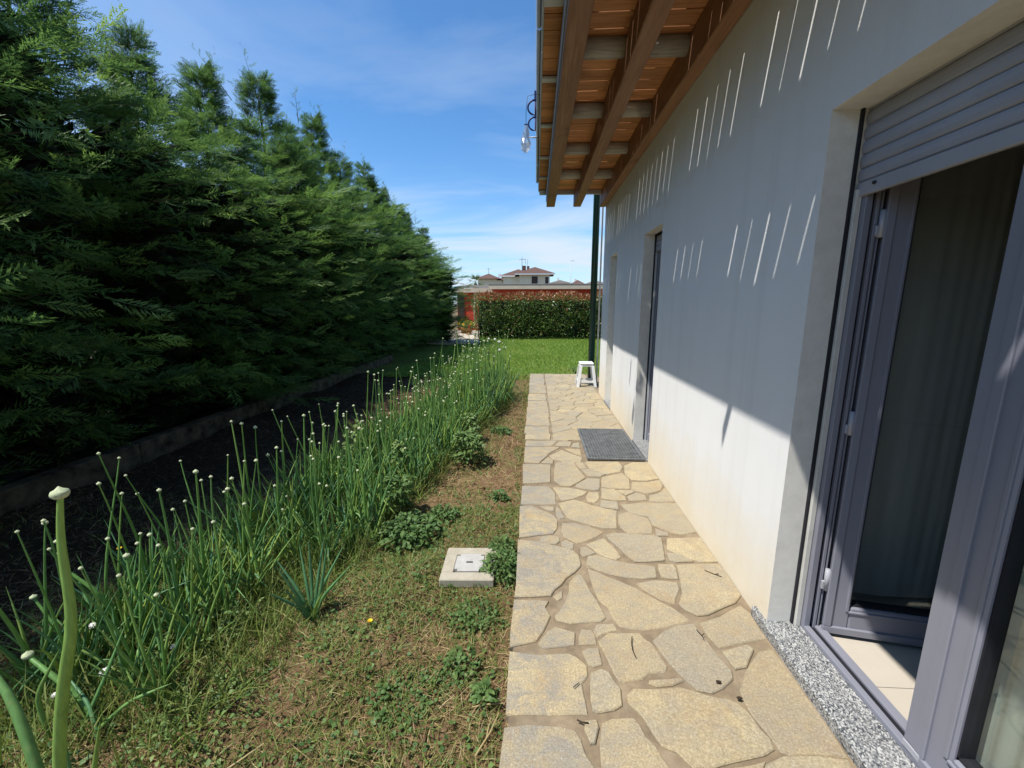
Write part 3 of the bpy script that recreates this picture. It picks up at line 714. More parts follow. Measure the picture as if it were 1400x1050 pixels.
# open leaf: hinge at (1.325, 1.765), swings inward
leaf_o = thing('door_leaf', (0, 0, 0), None, None); leaf_o.parent = house
leaf_o.location = Vector((1.325, 1.775, 0)) - house.location; leaf_o['label'] = 'inward opened glazed door leaf'
ang = R(-10)
leaf_o.rotation_euler = (0, 0, ang)
def local_build(mb, name, mats, parent):
    me = bpy.data.meshes.new(name); mats = mats if isinstance(mats, (list, tuple)) else [mats]
    bmesh.ops.recalc_face_normals(mb.bm, faces=mb.bm.faces[:]); mb.bm.to_mesh(me); mb.bm.free()
    return link(name, me, parent, mats)
def leaf_parts(root, w, zb, zt, sgn):
    """x along the leaf, y = thickness; sgn -1: y grows away from the viewer"""
    st = 0.088; t0, t1 = (-0.035, 0.035)
    m = MB()
    m.box(0, st, t0, t1, zb, zt, 0.006); m.box(w - st, w, t0, t1, zb, zt, 0.006)
    m.box(st, w - st, t0, t1, zb, zb + 0.118, 0.006); m.box(st, w - st, t0, t1, zt - 0.09, zt, 0.006)
    # overlapping lip and glazing bead give the stepped profile
    m.box(-0.012, w + 0.012, t0 - 0.010, t0 + 0.004, zb - 0.016, zb + 0.018, 0.003); m.box(-0.012, 0.020, t0 - 0.010, t0 + 0.004, zb + 0.018, zt, 0.003)
    m.box(w - 0.020, w + 0.012, t0 - 0.010, t0 + 0.004, zb + 0.018, zt, 0.003)
    m.box(st - 0.020, st - 0.008, t0 - 0.006, t0 + 0.004, zb + 0.10, zt - 0.08, 0.002)
    m.box(st - 0.008, w - st + 0.008, t0 - 0.006, t0 + 0.004, zb + 0.092, zb + 0.102, 0.002)
    local_build(m, 'leaf_frame', MAT['frame'], root)
    local_build(MB().box(st - .004, st + .006, t0 + 0.012, t1 - 0.012, zb + 0.11, zt - 0.085).box(w - st - .006, w - st + .004, t0 + 0.012, t1 - 0.012, zb + 0.11, zt - 0.085).box(st, w - st, t0 + 0.012, t1 - 0.012, zb + 0.112, zb + 0.124), 'gasket', MAT['frame_dark'], root)
    me = bpy.data.meshes.new('pane'); x0, x1, a, b = st, w - st, zb + 0.115, zt - 0.088
    me.from_pydata([(x0, 0, a), (x1, 0, a), (x1, 0, b), (x0, 0, b), (x0, .016, a), (x1, .016, a), (x1, .016, b), (x0, .016, b)], [], [(0, 1, 2, 3), (7, 6, 5, 4), (0, 4, 5, 1), (3, 2, 6, 7), (0, 3, 7, 4), (1, 5, 6, 2)]); link('pane', me, root, [MAT['glass']])
leaf_parts(leaf_o, 0.64, 0.062, 2.14, 1)
for z in HZ:                                    # hinges on the frame rebate
    b = MB(); b.tube([(1.303, 1.748, z - 0.05), (1.303, 1.748, z + 0.05)], 0.011, 10); b.box(1.300, 1.345, 1.742, 1.752, z + 0.006, z + 0.045, 0.002); b.box(1.283, 1.306, 1.744, 1.756, z - 0.045, z - 0.006, 0.002)
    b.build('hinge', MAT['hinge'], frame)
# closed leaf, running back towards the viewer
leaf_c = thing('door_leaf', (0, 0, 0), None, None); leaf_c.parent = house; leaf_c['label'] = 'closed glazed door leaf'
leaf_c.location = Vector((1.278, 1.175, 0)) - house.location; leaf_c.rotation_euler = (0, 0, R(-90))
leaf_parts(leaf_c, 0.62, 0.066, 2.14, 1)
m = MB().box(1.238, 1.31, 1.178, 1.232, 0.066, 2.14, 0.005); m.build('meeting_stile', MAT['frame'], house)
MB().box(1.231, 1.2365, 1.165, 1.225, 0.064, 0.088, 0.002).build('rail_cap', MAT['hinge'], house)
# roller shutter, mostly raised
sh = thing('roller_shutter', (0, 0, 0), None, None); sh.parent = house; sh['label'] = 'grey roller shutter raised above the open door'
z = 1.955
for i in range(6):
    h = 0.0505
    m = MB(); prof = [(0.0, 0.0), (-0.006, 0.006), (-0.0085, 0.020), (-0.0075, 0.036), (-0.003, 0.0475), (0.0, 0.0485), (0.008, 0.0485), (0.008, 0)]
    V = [(1.232 + a, yy, z + b) for yy in (0.46, 1.792) for a, b in prof]; n = len(prof)
    F = [(k, (k + 1) % n, n + (k + 1) % n, n + k) for k in range(n)] + [tuple(range(n)), tuple(range(n, 2 * n))[::-1]]
    m.faces(V, F); m.build('slat', MAT['shutter'], sh); z += h
MB().box(1.222, 1.242, 0.46, 1.792, 1.903, 1.953, 0.003).build('bottom_rail', MAT['shutter'], sh)
for yy, zz in ((1.70, 1.935), (1.05, 2.06)): MB().tube([(1.224, yy, zz), (1.214, yy, zz)], 0.006, 8).build('stop_knob', MAT['frame_dark'], sh)
# second and third doors: tall grey frames set back in their reveals
for (a, b, c, d), lab in ((DOOR2, 'narrow grey door behind the mat'), (DOOR3, 'narrow cream door near the corner')):
    dr = thing('side_door', (0, 0, 0), None, None); dr.parent = house; dr['label'] = lab
    mm = MAT['frame'] if c == 0 and a < 5 else MAT['reveal']
    if a > 5:
        m = MB().box(1.205, 1.24, a, b, 0.03, d, 0.0); m.build('shutter_panel', MAT['reveal'], dr)
        for k in range(24):
            MB().box(1.199, 1.206, a + .01, b - .01, 0.06 + k * 0.088, 0.06 + k * 0.088 + 0.082, 0.002).build('slat', MAT['reveal'], dr)
        continue
    m = MB().box(1.24, 1.31, b - 0.06, b, 0.03, d, 0.004).box(1.24, 1.31, a, a + 0.06, 0.03, d, 0.004).box(1.24, 1.31, a + 0.06, b - 0.06, 2.02, 2.08, 0.004).box(1.24, 1.31, a + .06, b - .06, 0.03, 0.12, 0.004)
    m.build('frame', MAT['frame'], dr)
    MB().box(1.205, 1.214, b - 0.028, b, 0.03, d, 0.0).box(1.205, 1.30, a, b, d - 0.012, d - 0.001).build('gasket', MAT['frame_dark'], dr)
    MB().box(1.216, 1.236, b - 0.03, b, 0.03, 2.02, 0.002).build('shutter_guide', MAT['zinc'], dr)
    for k in range(3): MB().box(1.218, 1.23, a + .005, b - .005, 2.03 + k * 0.05, 2.03 + k * 0.05 + 0.047, 0.003).build('slat', MAT['shutter'], dr)
    MB().box(1.27, 1.282, a + 0.06, b - 0.06, 0.12, 2.02).build('pane', MAT['dark_window'], dr)

# ------------------------------------------------------------------ roof: beams, grey rafters, boards with narrow gaps, fascia
roof = thing('roof', (0, 0, 0), None, None); roof.parent = house; roof.location = (0, 0, 3.2)
ZB, ZT = 3.03, 3.262
for (x0, x1, yl) in ((0.155, 0.287, 7.15), (0.582, 0.700, 7.16), (1.000, 1.097, 7.20)):
    m = MB().box(x0, x1, -2.6, yl, ZB, ZT, 0.006); m.build('beam', MAT['beam'], roof)
for yy in [-0.53, 0.42, 1.37, 2.32, 3.27, 4.21, 5.16, 6.10]:
    for xa, xb in ((0.287, 0.582), (0.700, 1.000)):
        b = bmesh.new(); n = 10; ring = []
        for xx in (xa, xb):
            ring.append([b.verts.new((xx, yy + 0.066 * math.cos(t) * (1 if math.sin(t) < 0 else 1.0), 3.222 + 0.066 * math.sin(t))) for t in [2 * math.pi * k / n + .2 for k in range(n)]])
        for k in range(n): b.faces.new((ring[0][k], ring[0][(k + 1) % n], ring[1][(k + 1) % n], ring[1][k])).smooth = True
        b.faces.new(ring[0]); b.faces.new(ring[1]); m = MB(); m.add(b); m.build('rafter', MAT['rafter'], roof)
MB().box(0.04, 1.0, 7.06, 7.115, 3.20, 3.262, 0.004).build('end_batten', MAT['zinc'], roof)
SEAM0, PITCH = 1.349, 0.1635
k0 = -24; k1 = 36
gapw = {k: random.Random(k * 7 + 3).choice([0.007, 0.009, 0.011, 0.013, 0.008]) for k in range(k0, k1 + 1)}
for k in range(k0, k1):
    a = SEAM0 + k * PITCH; b = a + PITCH
    if a > 7.1: break
    b = min(b, 7.13)
    MB().box(0.035, 1.099, a + gapw[k] / 2, b - gapw[k + 1] / 2, 3.264 + random.uniform(0, .003), 3.277, 0.001).build('board', MAT['board'], roof)
# tiles over the boards: courses along the slope, with daylight slits left over some seams
m = MB(); rr = random.Random(21)
prev = SEAM0 + k0 * PITCH
strips = []
for k in range(k0 + 1, k1 + 1):
    y = SEAM0 + k * PITCH
    if y > 7.1: break
    open_ = rr.random() < 0.86
    w = gapw[k] * rr.choice((.6, .8, 1.0, 1.15)) if open_ else 0.0
    lo, hi = rr.uniform(0.69, 0.71), rr.uniform(0.86, 0.98); lo2, hi2 = rr.uniform(0.285, 0.36), rr.uniform(0.46, 0.60)
    m.box(0.022, 1.099, prev, y - 0.020, 3.286, 3.305)
    # the strip over the seam, cut where the slits are
    cuts = []
    if open_: cuts.append((lo, hi))
    if open_ and rr.random() < 0.9: cuts.append((lo2, hi2))
    cuts.sort(); x = 0.022
    for c0, c1 in cuts:
        m.box(x, c0, y - 0.020, y + 0.008, 3.286, 3.305); x = c1
    m.box(x, 1.099, y - 0.020, y + 0.008, 3.286, 3.305)
    prev = y + 0.008
m.box(0.022, 1.099, prev, 7.16, 3.286, 3.305)
m.build('tile_battens', MAT['tile_roof'], roof)
m = MB(); m.box(1.101, 9.2, -3.2, 7.25, 3.31, 3.40); m.box(0.022, 0.10, -3.0, 7.18, 3.306, 3.45, 0.008); m.build('tile_cover', MAT['tile_roof'], roof)
# fascia, gutter lip, drip strip, brackets
m = MB(); 
for a, b in ((-3.0, 3.36), (3.365, 5.10), (5.105, 7.10)): m.box(0.020 + (0.004 if a > 3.4 else 0), 0.034, a, b, 3.250, 3.400, 0.002)
m.build('fascia', MAT['metal_grey'], roof)
m = MB()
for a, b in ((-3.0, 3.30), (3.31, 6.20), (6.21, 7.05)):
    n = 7; ring = []
    bb = bmesh.new()
    for yy in (a, b):
        ring.append([bb.verts.new((0.004 + 0.022 * math.cos(t), yy, 3.41 + 0.05 * math.sin(t))) for t in [math.pi + math.pi * q / n for q in range(n + 1)]])
    for q in range(n): bb.faces.new((ring[0][q], ring[0][q + 1], ring[1][q + 1], ring[1][q]))
    m.add(bb)
m.build('gutter', MAT['zinc'], roof)
MB().box(0.146, 0.153, -2.6, 7.10, 3.10, 3.24).build('drip_strip', MAT['metal_grey'], roof)
for yy in (1.9, 2.85, 3.72, 4.6, 5.52, 6.35, 7.05):
    MB().box(0.030, 0.150, yy - 0.03, yy + 0.03, 3.236, 3.258, 0.003).build('bracket', MAT['zinc'], roof)
m = MB().tube([(0.02, 1.78, 3.36), (-0.11, 1.78, 3.40), (-0.135, 1.78, 3.345)], [0.028, 0.03, 0.006], 6); m.tube([(0.02, 5.2, 3.36), (-0.10, 5.2, 3.36)], [0.010, 0.006], 6); m.build('gutter_hook', MAT['zinc'], roof)
# downpipe
m = MB().tube([(1.085, 8.15, -0.12), (1.085, 8.15, 3.45), (1.15, 8.0, 3.52), (1.3, 7.4, 3.56), (1.4, 7.1, 3.56)], 0.062, 14)
m.build('downpipe', MAT['green_metal'], house)
m = MB().tube([(1.19, 8.1, -0.12), (1.19, 8.1, 3.4), (1.3, 7.5, 3.5), (1.35, 7.1, 3.5)], 0.016, 8); m.build('white_conduit', MAT['white_paint'], house)

# curtain behind the open leaf
m = MB(); n = 180; V = []
for i in range(n + 1):
    x = 1.46 + 1.6 * i / n; yy = 2.00 + 0.0012 * math.sin(i * 0.93 + 2 * math.sin(i * 0.11)) + 0.004 * math.sin(i * 0.31 + 1.5 * math.sin(i * 0.07)) + 0.012 * math.sin(i * 0.10)
    V += [(x, yy, 0.05), (x, yy, 2.6)]
m.faces(V, [(2 * i, 2 * i + 2, 2 * i + 3, 2 * i + 1) for i in range(n)])
for f in m.bm.faces: f.smooth = True
cu = m.build('curtain', MAT['curtain'], None, (1.9, 2.0, 0.05)); tag(cu, 'grey green curtain in soft folds inside the room behind the open door leaf', 'curtain')

m = MB(); n = 70; V = []
for i in range(n + 1):
    yy = 0.47 + 0.685 * i / n; x = 1.338 + 0.006 * math.sin(i * 0.8 + math.sin(i * .21)) + 0.004 * math.sin(i * 0.33)
    V += [(x, yy, 0.06), (x, yy, 2.18)]
m.faces(V, [(2 * i, 2 * i + 2, 2 * i + 3, 2 * i + 1) for i in range(n)])
for f in m.bm.faces: f.smooth = True
cu = m.build('curtain', MAT['sheer'], None, (1.338, 0.8, 0.06)); tag(cu, 'pale sheer curtain hanging behind the closed door leaf at the right picture edge', 'curtain')

# ------------------------------------------------------------------ things on and beside the path
# mat
t = thing('doormat', (0.83, 4.46, 0.0), 'grey rubber grid doormat lying before the second door', 'doormat')
m = MB(); X0, X1, Y0, Y1 = 0.52, 1.075, 3.95, 4.96
m.box(X0, X1, Y0, Y0 + .022, .004, .024, .003).box(X0, X1, Y1 - .022, Y1, .004, .024, .003).box(X0, X0 + .022, Y0 + .022, Y1 - .022, .004, .024, .003).box(X1 - .022, X1, Y0 + .022, Y1 - .022, .004, .024, .003)
m.build('border', MAT['mat_grey'], t)
m = MB()
for k in range(24):
    yy = Y0 + .022 + (k + 1) * (Y1 - Y0 - .044) / 25; m.box(X0 + .022, X1 - .022, yy - .0095, yy + .0095, .006, .021)
for k in range(17):
    xx = X0 + .022 + (k + 1) * (X1 - X0 - .044) / 18; m.box(xx - .0055, xx + .0055, Y0 + .022, Y1 - .022, .008, .019)
m.build('grid', MAT['mat_grey'], t)
# stool
t = thing('stool', (0.955, 7.86, 0), 'white plastic stool standing at the far end of the paved path', 'stool')
m = MB(); m.box(0.825, 1.085, 7.73, 7.99, 0.415, 0.445, 0.012); m.box(0.835, 1.075, 7.74, 7.98, 0.375, 0.416, 0.004); m.build('seat', MAT['white_plastic'], t)
for sx in (-1, 1):
    for sy in (-1, 1):
        cx, cy = 0.955, 7.86; V = []
        for z, o, w in ((0.0, 0.160, 0.024), (0.39, 0.108, 0.026)):
            x, y = cx + sx * o, cy + sy * o
            V += [(x - w, y - w, z), (x + w, y - w, z), (x + w, y + w, z), (x - w, y + w, z)]
        m = MB().faces(V, [(0, 1, 2, 3), (7, 6, 5, 4), (0, 4, 5, 1), (1, 5, 6, 2), (2, 6, 7, 3), (3, 7, 4, 0)]); m.build('leg', MAT['white_plastic'], t)
for dx_, dy_ in ((0, -1), (0, 1), (-1, 0), (1, 0)):
    cx, cy = 0.955 + dx_ * 0.145, 7.86 + dy_ * 0.145; a, b = (0.13, 0.010) if dx_ == 0 else (0.010, 0.13)
    MB().box(cx - a, cx + a, cy - b, cy + b, 0.075, 0.115, 0.002).build('stretcher', MAT['white_plastic'], t)
# inspection cover
t = thing('inspection_cover', (-0.39, 2.33, GZ), 'pale concrete inspection cover with a grey lid set in the garden bed', 'drain cover')
t.rotation_euler = (0.02, -0.015, R(1.5))
def lb(m, name, mat): return local_build(m, name, mat, t)
m = MB(); a = 0.16; i_ = 0.088
m.box(-a, a, -a, -i_, 0.0, 0.055, 0.006).box(-a, a, i_, a, 0.0, 0.055, 0.006).box(-a, -i_, -i_ + .001, i_ - .001, 0.0, 0.0545, 0.004).box(i_, a, -i_ + .001, i_ - .001, 0.0, 0.0545, 0.004); lb(m, 'concrete_frame', MAT['concrete'])
b = bmesh.new(); bmesh.ops.create_cube(b, size=1); bmesh.ops.scale(b, vec=(0.17, 0.17, 0.05), verts=b.verts); bmesh.ops.bevel(b, geom=[e for e in b.edges if abs(e.verts[0].co.z - e.verts[1].co.z) > 0.01], offset=0.02, segments=4, affect='EDGES'); bmesh.ops.translate(b, verts=b.verts, vec=(0, 0, 0.033)); m = MB(); m.add(b); lid = lb(m, 'lid', MAT['lid'])
m = MB().box(-0.02, 0.02, -0.006, 0.006, 0.050, 0.0595); me = local_build(m, 'lid_slot', MAT['frame_dark'], lid)
m = MB().box(-i_, i_, -i_, i_, 0.0, 0.02); lb(m, 'recess', MAT['frame_dark'])

# plastic bag, clips and line at the gutter
t = thing('plastic_bag', (-0.10, 4.0, 3.03), 'clear crumpled plastic bag of water hanging from the gutter', 'plastic bag')
b = bmesh.new(); rb = random.Random(5); rings = []
for z, r in ((0.0, 0.012), (-0.03, 0.02), (-0.07, 0.028), (-0.11, 0.036), (-0.16, 0.046), (-0.19, 0.044), (-0.21, 0.020), (-0.225, 0.006)):
    rings.append([b.verts.new((r * math.cos(q * .524) * rb.uniform(.62, 1.2), r * math.sin(q * .524) * rb.uniform(.62, 1.2), z + rb.uniform(-.007, .007))) for q in range(12)])
for p, q in zip(rings, rings[1:]):
    for k in range(12): b.faces.new((p[k], p[(k + 1) % 12], q[(k + 1) % 12], q[k]))
m = MB(); m.add(b); local_build(m, 'bag_body', MAT['film'], t)
m = MB(); m.tube([(0, 0, 0), (0.0, 0, 0.12), (0.012, 0, 0.225), (0.06, 0, 0.235), (0.125, 0, 0.235)], 0.0022, 5); m.tube([(-.014, 0, .004), (.014, 0, .004)], .006, 6); local_build(m, 'string', MAT['wire'], t)
for i, (yy, lab) in enumerate(((3.95, 'upper dark blue plastic clip hooked under the gutter'), (4.28, 'lower dark blue plastic clip hooked under the gutter'))):
    pts = []
    for q in range(9): a = math.pi * (0.5 + q / 8); pts.append((-0.022 + 0.062 * math.cos(a), yy, 3.145 + 0.058 * math.sin(a)))
    pts = pts + [(-0.02, yy, 3.203)]
    m = MB().tube(pts, 0.008, 6); m.box(-0.030, -0.012, yy - .012, yy + .012, 3.198, 3.27, .002); o = m.build('gutter_clip', MAT['blue_plastic'], None, (-0.02, yy, 3.2)); tag(o, lab, 'clip')

# twigs and droppings on the stones
def twig(pts, lab, r=0.0019):
    m = MB()
    for br in pts: m.tube([(x, y, 0.008 + random.uniform(0, .004)) for x, y in br], r, 5)
    p = pts[0][0]; o = m.build('twig', MAT['twig'], None, (p[0], p[1], 0.005)); tag(o, lab, 'twig', 'twigs lying on the path')
twig([[(0.455, 1.70), (0.444, 1.665), (0.440, 1.62), (0.445, 1.585)]], 'thin curved dark twig lying alone on the middle flagstone')
twig([[(0.98, 2.22), (1.02, 2.185), (1.045, 2.19)], [(1.02, 2.185), (1.05, 2.165)]], 'small forked dark twig on the path closest to the white wall base')
twig([[(0.765, 1.76), (0.777, 1.725), (0.776, 1.70)], [(0.775, 1.725), (0.79, 1.735)]], 'short forked dark twig on the stone beside the granite sill')
twig([[(0.166, 1.292), (0.185, 1.285), (0.207, 1.284)]], 'short dark twig on the nearest mortar joint of the path', 0.0028)
twig([[(0.164, 1.425), (0.19, 1.45)]], 'tiny dark twig on the large grey edge stone')
for (x, y, lab) in ((0.75, 1.483, 'dark pellet on the yellow flagstone'), (0.80, 1.415, 'dark pellet in the joint beside the widest stone')):
    b = bmesh.new(); bmesh.ops.create_icosphere(b, subdivisions=2, radius=0.008); bmesh.ops.scale(b, vec=(1.5, .8, .7), verts=b.verts)
    for v in b.verts: v.co *= random.uniform(.85, 1.12)
    bmesh.ops.translate(b, verts=b.verts, vec=(x, y, 0.01)); m = MB(); m.add(b); o = m.build('pellet', MAT['twig'], None, (x, y, 0.005)); tag(o, lab, 'pellet', 'dark pellets on the path')

# ------------------------------------------------------------------ low wall behind the hedge
m = MB()
lwall = thing('low_wall', (-4.20, 8, GZ), 'low stained concrete wall in the shade under the conifers', 'wall')
y = -2.0
while y < 11.9:
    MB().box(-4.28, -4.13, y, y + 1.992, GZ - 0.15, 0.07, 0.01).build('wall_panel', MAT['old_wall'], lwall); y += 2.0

# ------------------------------------------------------------------ buildings beyond the garden
garage = thing('garage', (3, 28, GZ), 'long low red building with a grey and cream flat roof behind the clipped hedge', 'building')
m = MB().box(-2.66, 14, 26.3, 34, GZ - .1, 2.50); m.build('wall', MAT['red_wall'], garage)
m = MB().faces([(-2.85, 25.95, 2.70), (14.3, 25.95, 2.70), (14.3, 34.4, 3.12), (-2.85, 34.4, 3.12), (-2.85, 25.95, 2.66), (14.3, 25.95, 2.66), (14.3, 34.4, 2.66), (-2.85, 34.4, 2.66)], [(0, 1, 2, 3), (7, 6, 5, 4), (0, 4, 5, 1), (1, 5, 6, 2), (2, 6, 7, 3), (3, 7, 4, 0)]); m.build('roof', MAT['grey_roof'], garage)
MB().box(-2.84, 14.2, 25.96, 26.4, 2.42, 2.655).build('fascia', MAT['cream_fascia'], garage)
m = MB().box(-5.2, -2.665, 28.2, 33.5, GZ - .1, 2.30); m.build('side_wall', MAT['red_wall'], garage)
MB().box(-5.4, -2.86, 27.9, 28.5, 2.28, 2.55).build('side_fascia', MAT['cream_fascia'], garage)
MB().faces([(-5.4, 27.9, 2.56), (-2.86, 27.9, 2.56), (-2.86, 33.4, 3.0), (-5.4, 33.4, 3.0)], [(0, 1, 2, 3)]).build('side_roof', MAT['grey_roof'], garage)
MB().box(-5.15, -4.72, 28.14, 28.2, 0.02, 2.1).build('door', MAT['dark_window'], garage)
MB().tube([(-4.05, 28.12, 0), (-4.05, 28.12, 2.3)], 0.05, 8).build('drainpipe', MAT['cream_fascia'], garage)

def hip(mb, x0, x1, y0, y1, z, h, over=0.6):
    x0 -= over; x1 += over; y0 -= over; y1 += over; w = min(x1 - x0, y1 - y0) / 2
    if x1 - x0 >= y1 - y0: a, b = (x0 + w, (y0 + y1) / 2), (x1 - w, (y0 + y1) / 2)
    else: a, b = ((x0 + x1) / 2, y0 + w), ((x0 + x1) / 2, y1 - w)
    V = [(x0, y0, z), (x1, y0, z), (x1, y1, z), (x0, y1, z), (a[0], a[1], z + h), (b[0], b[1], z + h + .001)]
    F = [(0, 1, 5, 4), (1, 2, 5), (2, 3, 4, 5), (3, 0, 4), (3, 2, 1, 0)] if x1 - x0 >= y1 - y0 else [(0, 1, 4), (1, 2, 5, 4), (2, 3, 5), (3, 0, 4, 5), (3, 2, 1, 0)]
    mb.faces(V, F)
hs = thing('house', (-1, 64, GZ), 'cream two storey house with brown hipped roofs rising behind the red building', 'house')
MB().box(-2.3, 1.9, 60, 66, 0, 5.62).box(-4.6, -2.302, 60.8, 67, 0, 5.35).build('wall', MAT['cream_wall'], hs)
m = MB(); hip(m, -2.3, 1.95, 60, 66, 5.72, 1.05, 0.65); rf = m.build('roof', MAT['roof_brown'], hs)
m = MB(); hip(m, -4.6, -0.5, 61.0, 67, 5.50, 1.05, 0.5); m.build('roof', MAT['roof_brown'], hs)
MB().box(-2.93, 2.58, 59.37, 59.5, 5.55, 5.715).build('eave_board', MAT['white_paint'], hs); MB().box(-5.05, -2.95, 60.5, 60.6, 5.35, 5.49).build('eave_board', MAT['white_paint'], hs)
for x0, x1, z0, z1 in ((-0.6, 0.25, 4.35, 5.35), (1.28, 1.72, 4.35, 5.25)):
    w = MB().box(x0 - .06, x1 + .06, 59.93, 59.99, z0 - .06, z1 + .06).build('window', MAT['white_paint'], hs); MB().box(x0, x1, 59.90, 59.928, z0, z1).build('shutter', MAT['dark_window'], w)
m = MB().box(-1.95, -1.45, 62, 62.6, 6.0, 6.95).box(-1.3, -0.95, 62, 62.5, 6.0, 6.9); m.build('chimney', MAT['roof_brown'], rf)
m = MB().tube([(-1.98, 61.5, 4.4), (-1.98, 61.5, 8.0)], 0.035, 6).tube([(-2.4, 61.5, 7.75), (-1.5, 61.5, 7.75)], 0.025, 5).tube([(-1.5, 61.5, 7.1), (-1.5, 61.5, 7.85)], 0.02, 5).tube([(-1.2, 61.5, 7.0), (-1.2, 61.5, 7.8)], 0.02, 5); m.build('antenna', MAT['wire'], rf)
hs = thing('house', (-8, 74, GZ), 'distant brown roofed house left of the cream one beside the palm', 'house')
MB().box(-9.4, -5.5, 70, 76, 0, 5.55).build('wall', MAT['cream_wall'], hs); m = MB(); hip(m, -9.4, -6.2, 70, 74, 5.6, 0.95, 0.6); rf = m.build('roof', MAT['roof_brown'], hs)
m = MB(); hip(m, -6.0, -4.8, 70, 75, 5.4, 0.5, 0.4); m.build('roof', MAT['roof_brown'], hs)
m = MB().tube([(-7.9, 72, 5.5), (-7.9, 72, 7.5)], 0.03, 6).tube([(-8.3, 72, 7.3), (-7.5, 72, 7.3)], 0.02, 5); m.build('antenna', MAT['wire'], rf)
MB().box(-6.2, -5.8, 71, 71.4, 5.9, 6.5).build('chimney', MAT['white_paint'], rf)
for i, (x0, x1, h, d, lab) in enumerate(((2.6, 6.4, 0.75, 80, 'low brown roofed house just right of the cream house'), (7.0, 9.2, 0.95, 84, 'far brown roofed house with a pointed roof near the green downpipe'), (9.6, 13.0, 0.8, 82, 'farthest right brown roof half hidden by the green downpipe'))):
    hs = thing('house', ((x0 + x1) / 2, d + 3, GZ), lab, 'house')
    MB().box(x0, x1, d, d + 6, 0, 5.25).build('wall', MAT['cream_wall'], hs); m = MB(); hip(m, x0, x1, d, d + 6, 5.3, h, 0.5); rf = m.build('roof', MAT['grey_roof'] if i != 1 else MAT['roof_brown'], hs)
    MB().box((x0 + x1) / 2 - .5, (x0 + x1) / 2 - .1, d + 2, d + 2.4, 5.7, 6.5).build('chimney', MAT['white_paint'], rf)
t = thing('lamp_post', (6.3, 80, GZ), 'thin grey lamp post rising above the far roofs right of the cream house', 'lamp post')
MB().tube([(6.3, 79, 0), (6.3, 79, 9.2)], [0.06, 0.04], 6).build('post', MAT['zinc'], t); MB().box(6.25, 6.9, 78.93, 79.07, 9.2, 9.28).build('lamp_head', MAT['zinc'], t)
# pots by the red side wall
for i, (x, y, z, lab) in enumerate(((-3.55, 22.4, 0.42, 'yellow flowering plant in a terracotta pot at the end of the clipped hedge'), (-3.95, 23.2, 0.5, 'orange flowering plant in a terracotta pot by the red wall'))):
    t = thing('potted_plant', (x, y, GZ + .05), lab, 'potted plant')
    m = MB().tube([(x, y, GZ + .05), (x, y, z * .55), (x, y, z * .6)], [0.13, 0.19, 0.2], 12); m.build('pot', MAT['terracotta'], t)
    V = []; F = []
    tb = TB(); n = 260; P = RNG.normal(0, 1, (n, 3)); P /= np.linalg.norm(P, axis=1)[:, None]; P *= RNG.uniform(.5, 1, n)[:, None] * np.array([.28, .28, .24])
    tb.inst(np.array([[0, -.03, 0], [.09, 0, 0], [0, .03, 0]]), np.array([[0, 1, 2]]), frames(P, RNG.uniform(0, 6, n)), P + np.array([0, 0, z * .6 + .14 - GZ - .05]), RNG.uniform(0, 1, n), (RNG.random(n) < .0).astype(int)[0])
    o = link('foliage', tb.mesh('foliage'), t, [MAT['weed']])
    tb = TB(); n = 90; P = RNG.normal(0, 1, (n, 3)); P[:, 2] = abs(P[:, 2]); P /= np.linalg.norm(P, axis=1)[:, None]; P *= np.array([.30, .30, .27])
    tb.inst(np.array([[0, -.04, 0], [.06, 0, 0], [0, .04, 0]]), np.array([[0, 1, 2]]), frames(P, RNG.uniform(0, 6, n)), P + np.array([0, 0, z * .6 + .14 - GZ - .05]), RNG.uniform(0, 1, n)); link('blossoms', tb.mesh('blossoms'), t, [MAT['yellow']])

# ------------------------------------------------------------------ conifers of the hedge
def spray_template(nt, seed, flat=0.32):
    """flat feathery spray of scale-leaf twigs, unit length along x, lying in x-y"""
    r = np.random.default_rng(seed); V = []; F = []; T = []
    def tri(a, b, c, t):
        k = len(V); V.extend([a, b, c]); F.append((k, k + 1, k + 2)); T.append(t)
    tri((0, -.010, 0), (0, .010, 0), (1.0, 0, 0.0), -0.1)
    for i in range(nt):
        t = 0.06 + 0.92 * (i + r.random() * .6) / nt; s = 1 if i % 2 else -1
        L = (0.29 * (1 - t) ** 0.6 + 0.085) * r.uniform(.75, 1.2) * min(1, .45 + t * 2.2)
        a = math.radians(r.uniform(28, 46)); z = r.normal(0, flat)
        d = np.array([math.cos(a), s * math.sin(a), z * .8]); p = np.array([t, 0, 0.0]); n = np.array([-d[1], d[0], 0])
        w = 0.015
        e = p + d * L; q = p + d * L * .45
        tri(p, q + n * w, q - n * w, -.08); tri(q + n * w, e, q - n * w, .12)
        for j in range(2):
            u = 0.28 + 0.30 * j; s2 = 1 if (j + i) % 2 else -1; a2 = a * s + s2 * math.radians(32)
            d2 = np.array([math.cos(a2), math.sin(a2), z + r.normal(0, .1)]); b = p + d * L * u; l2 = L * .42 * (1.1 - u); n2 = np.array([-d2[1], d2[0], 0]) * .013
            tri(b - n2, b + n2, b + d2 * l2, .10)
    V = np.array(V, float); V[:, 2] -= 0.30 * V[:, 0] - 0.22 * V[:, 0] ** 2
    return V, np.array(F), np.array(T)
SPR = [spray_template(n, 40 + i) for i, n in enumerate((25, 22, 27, 21))]

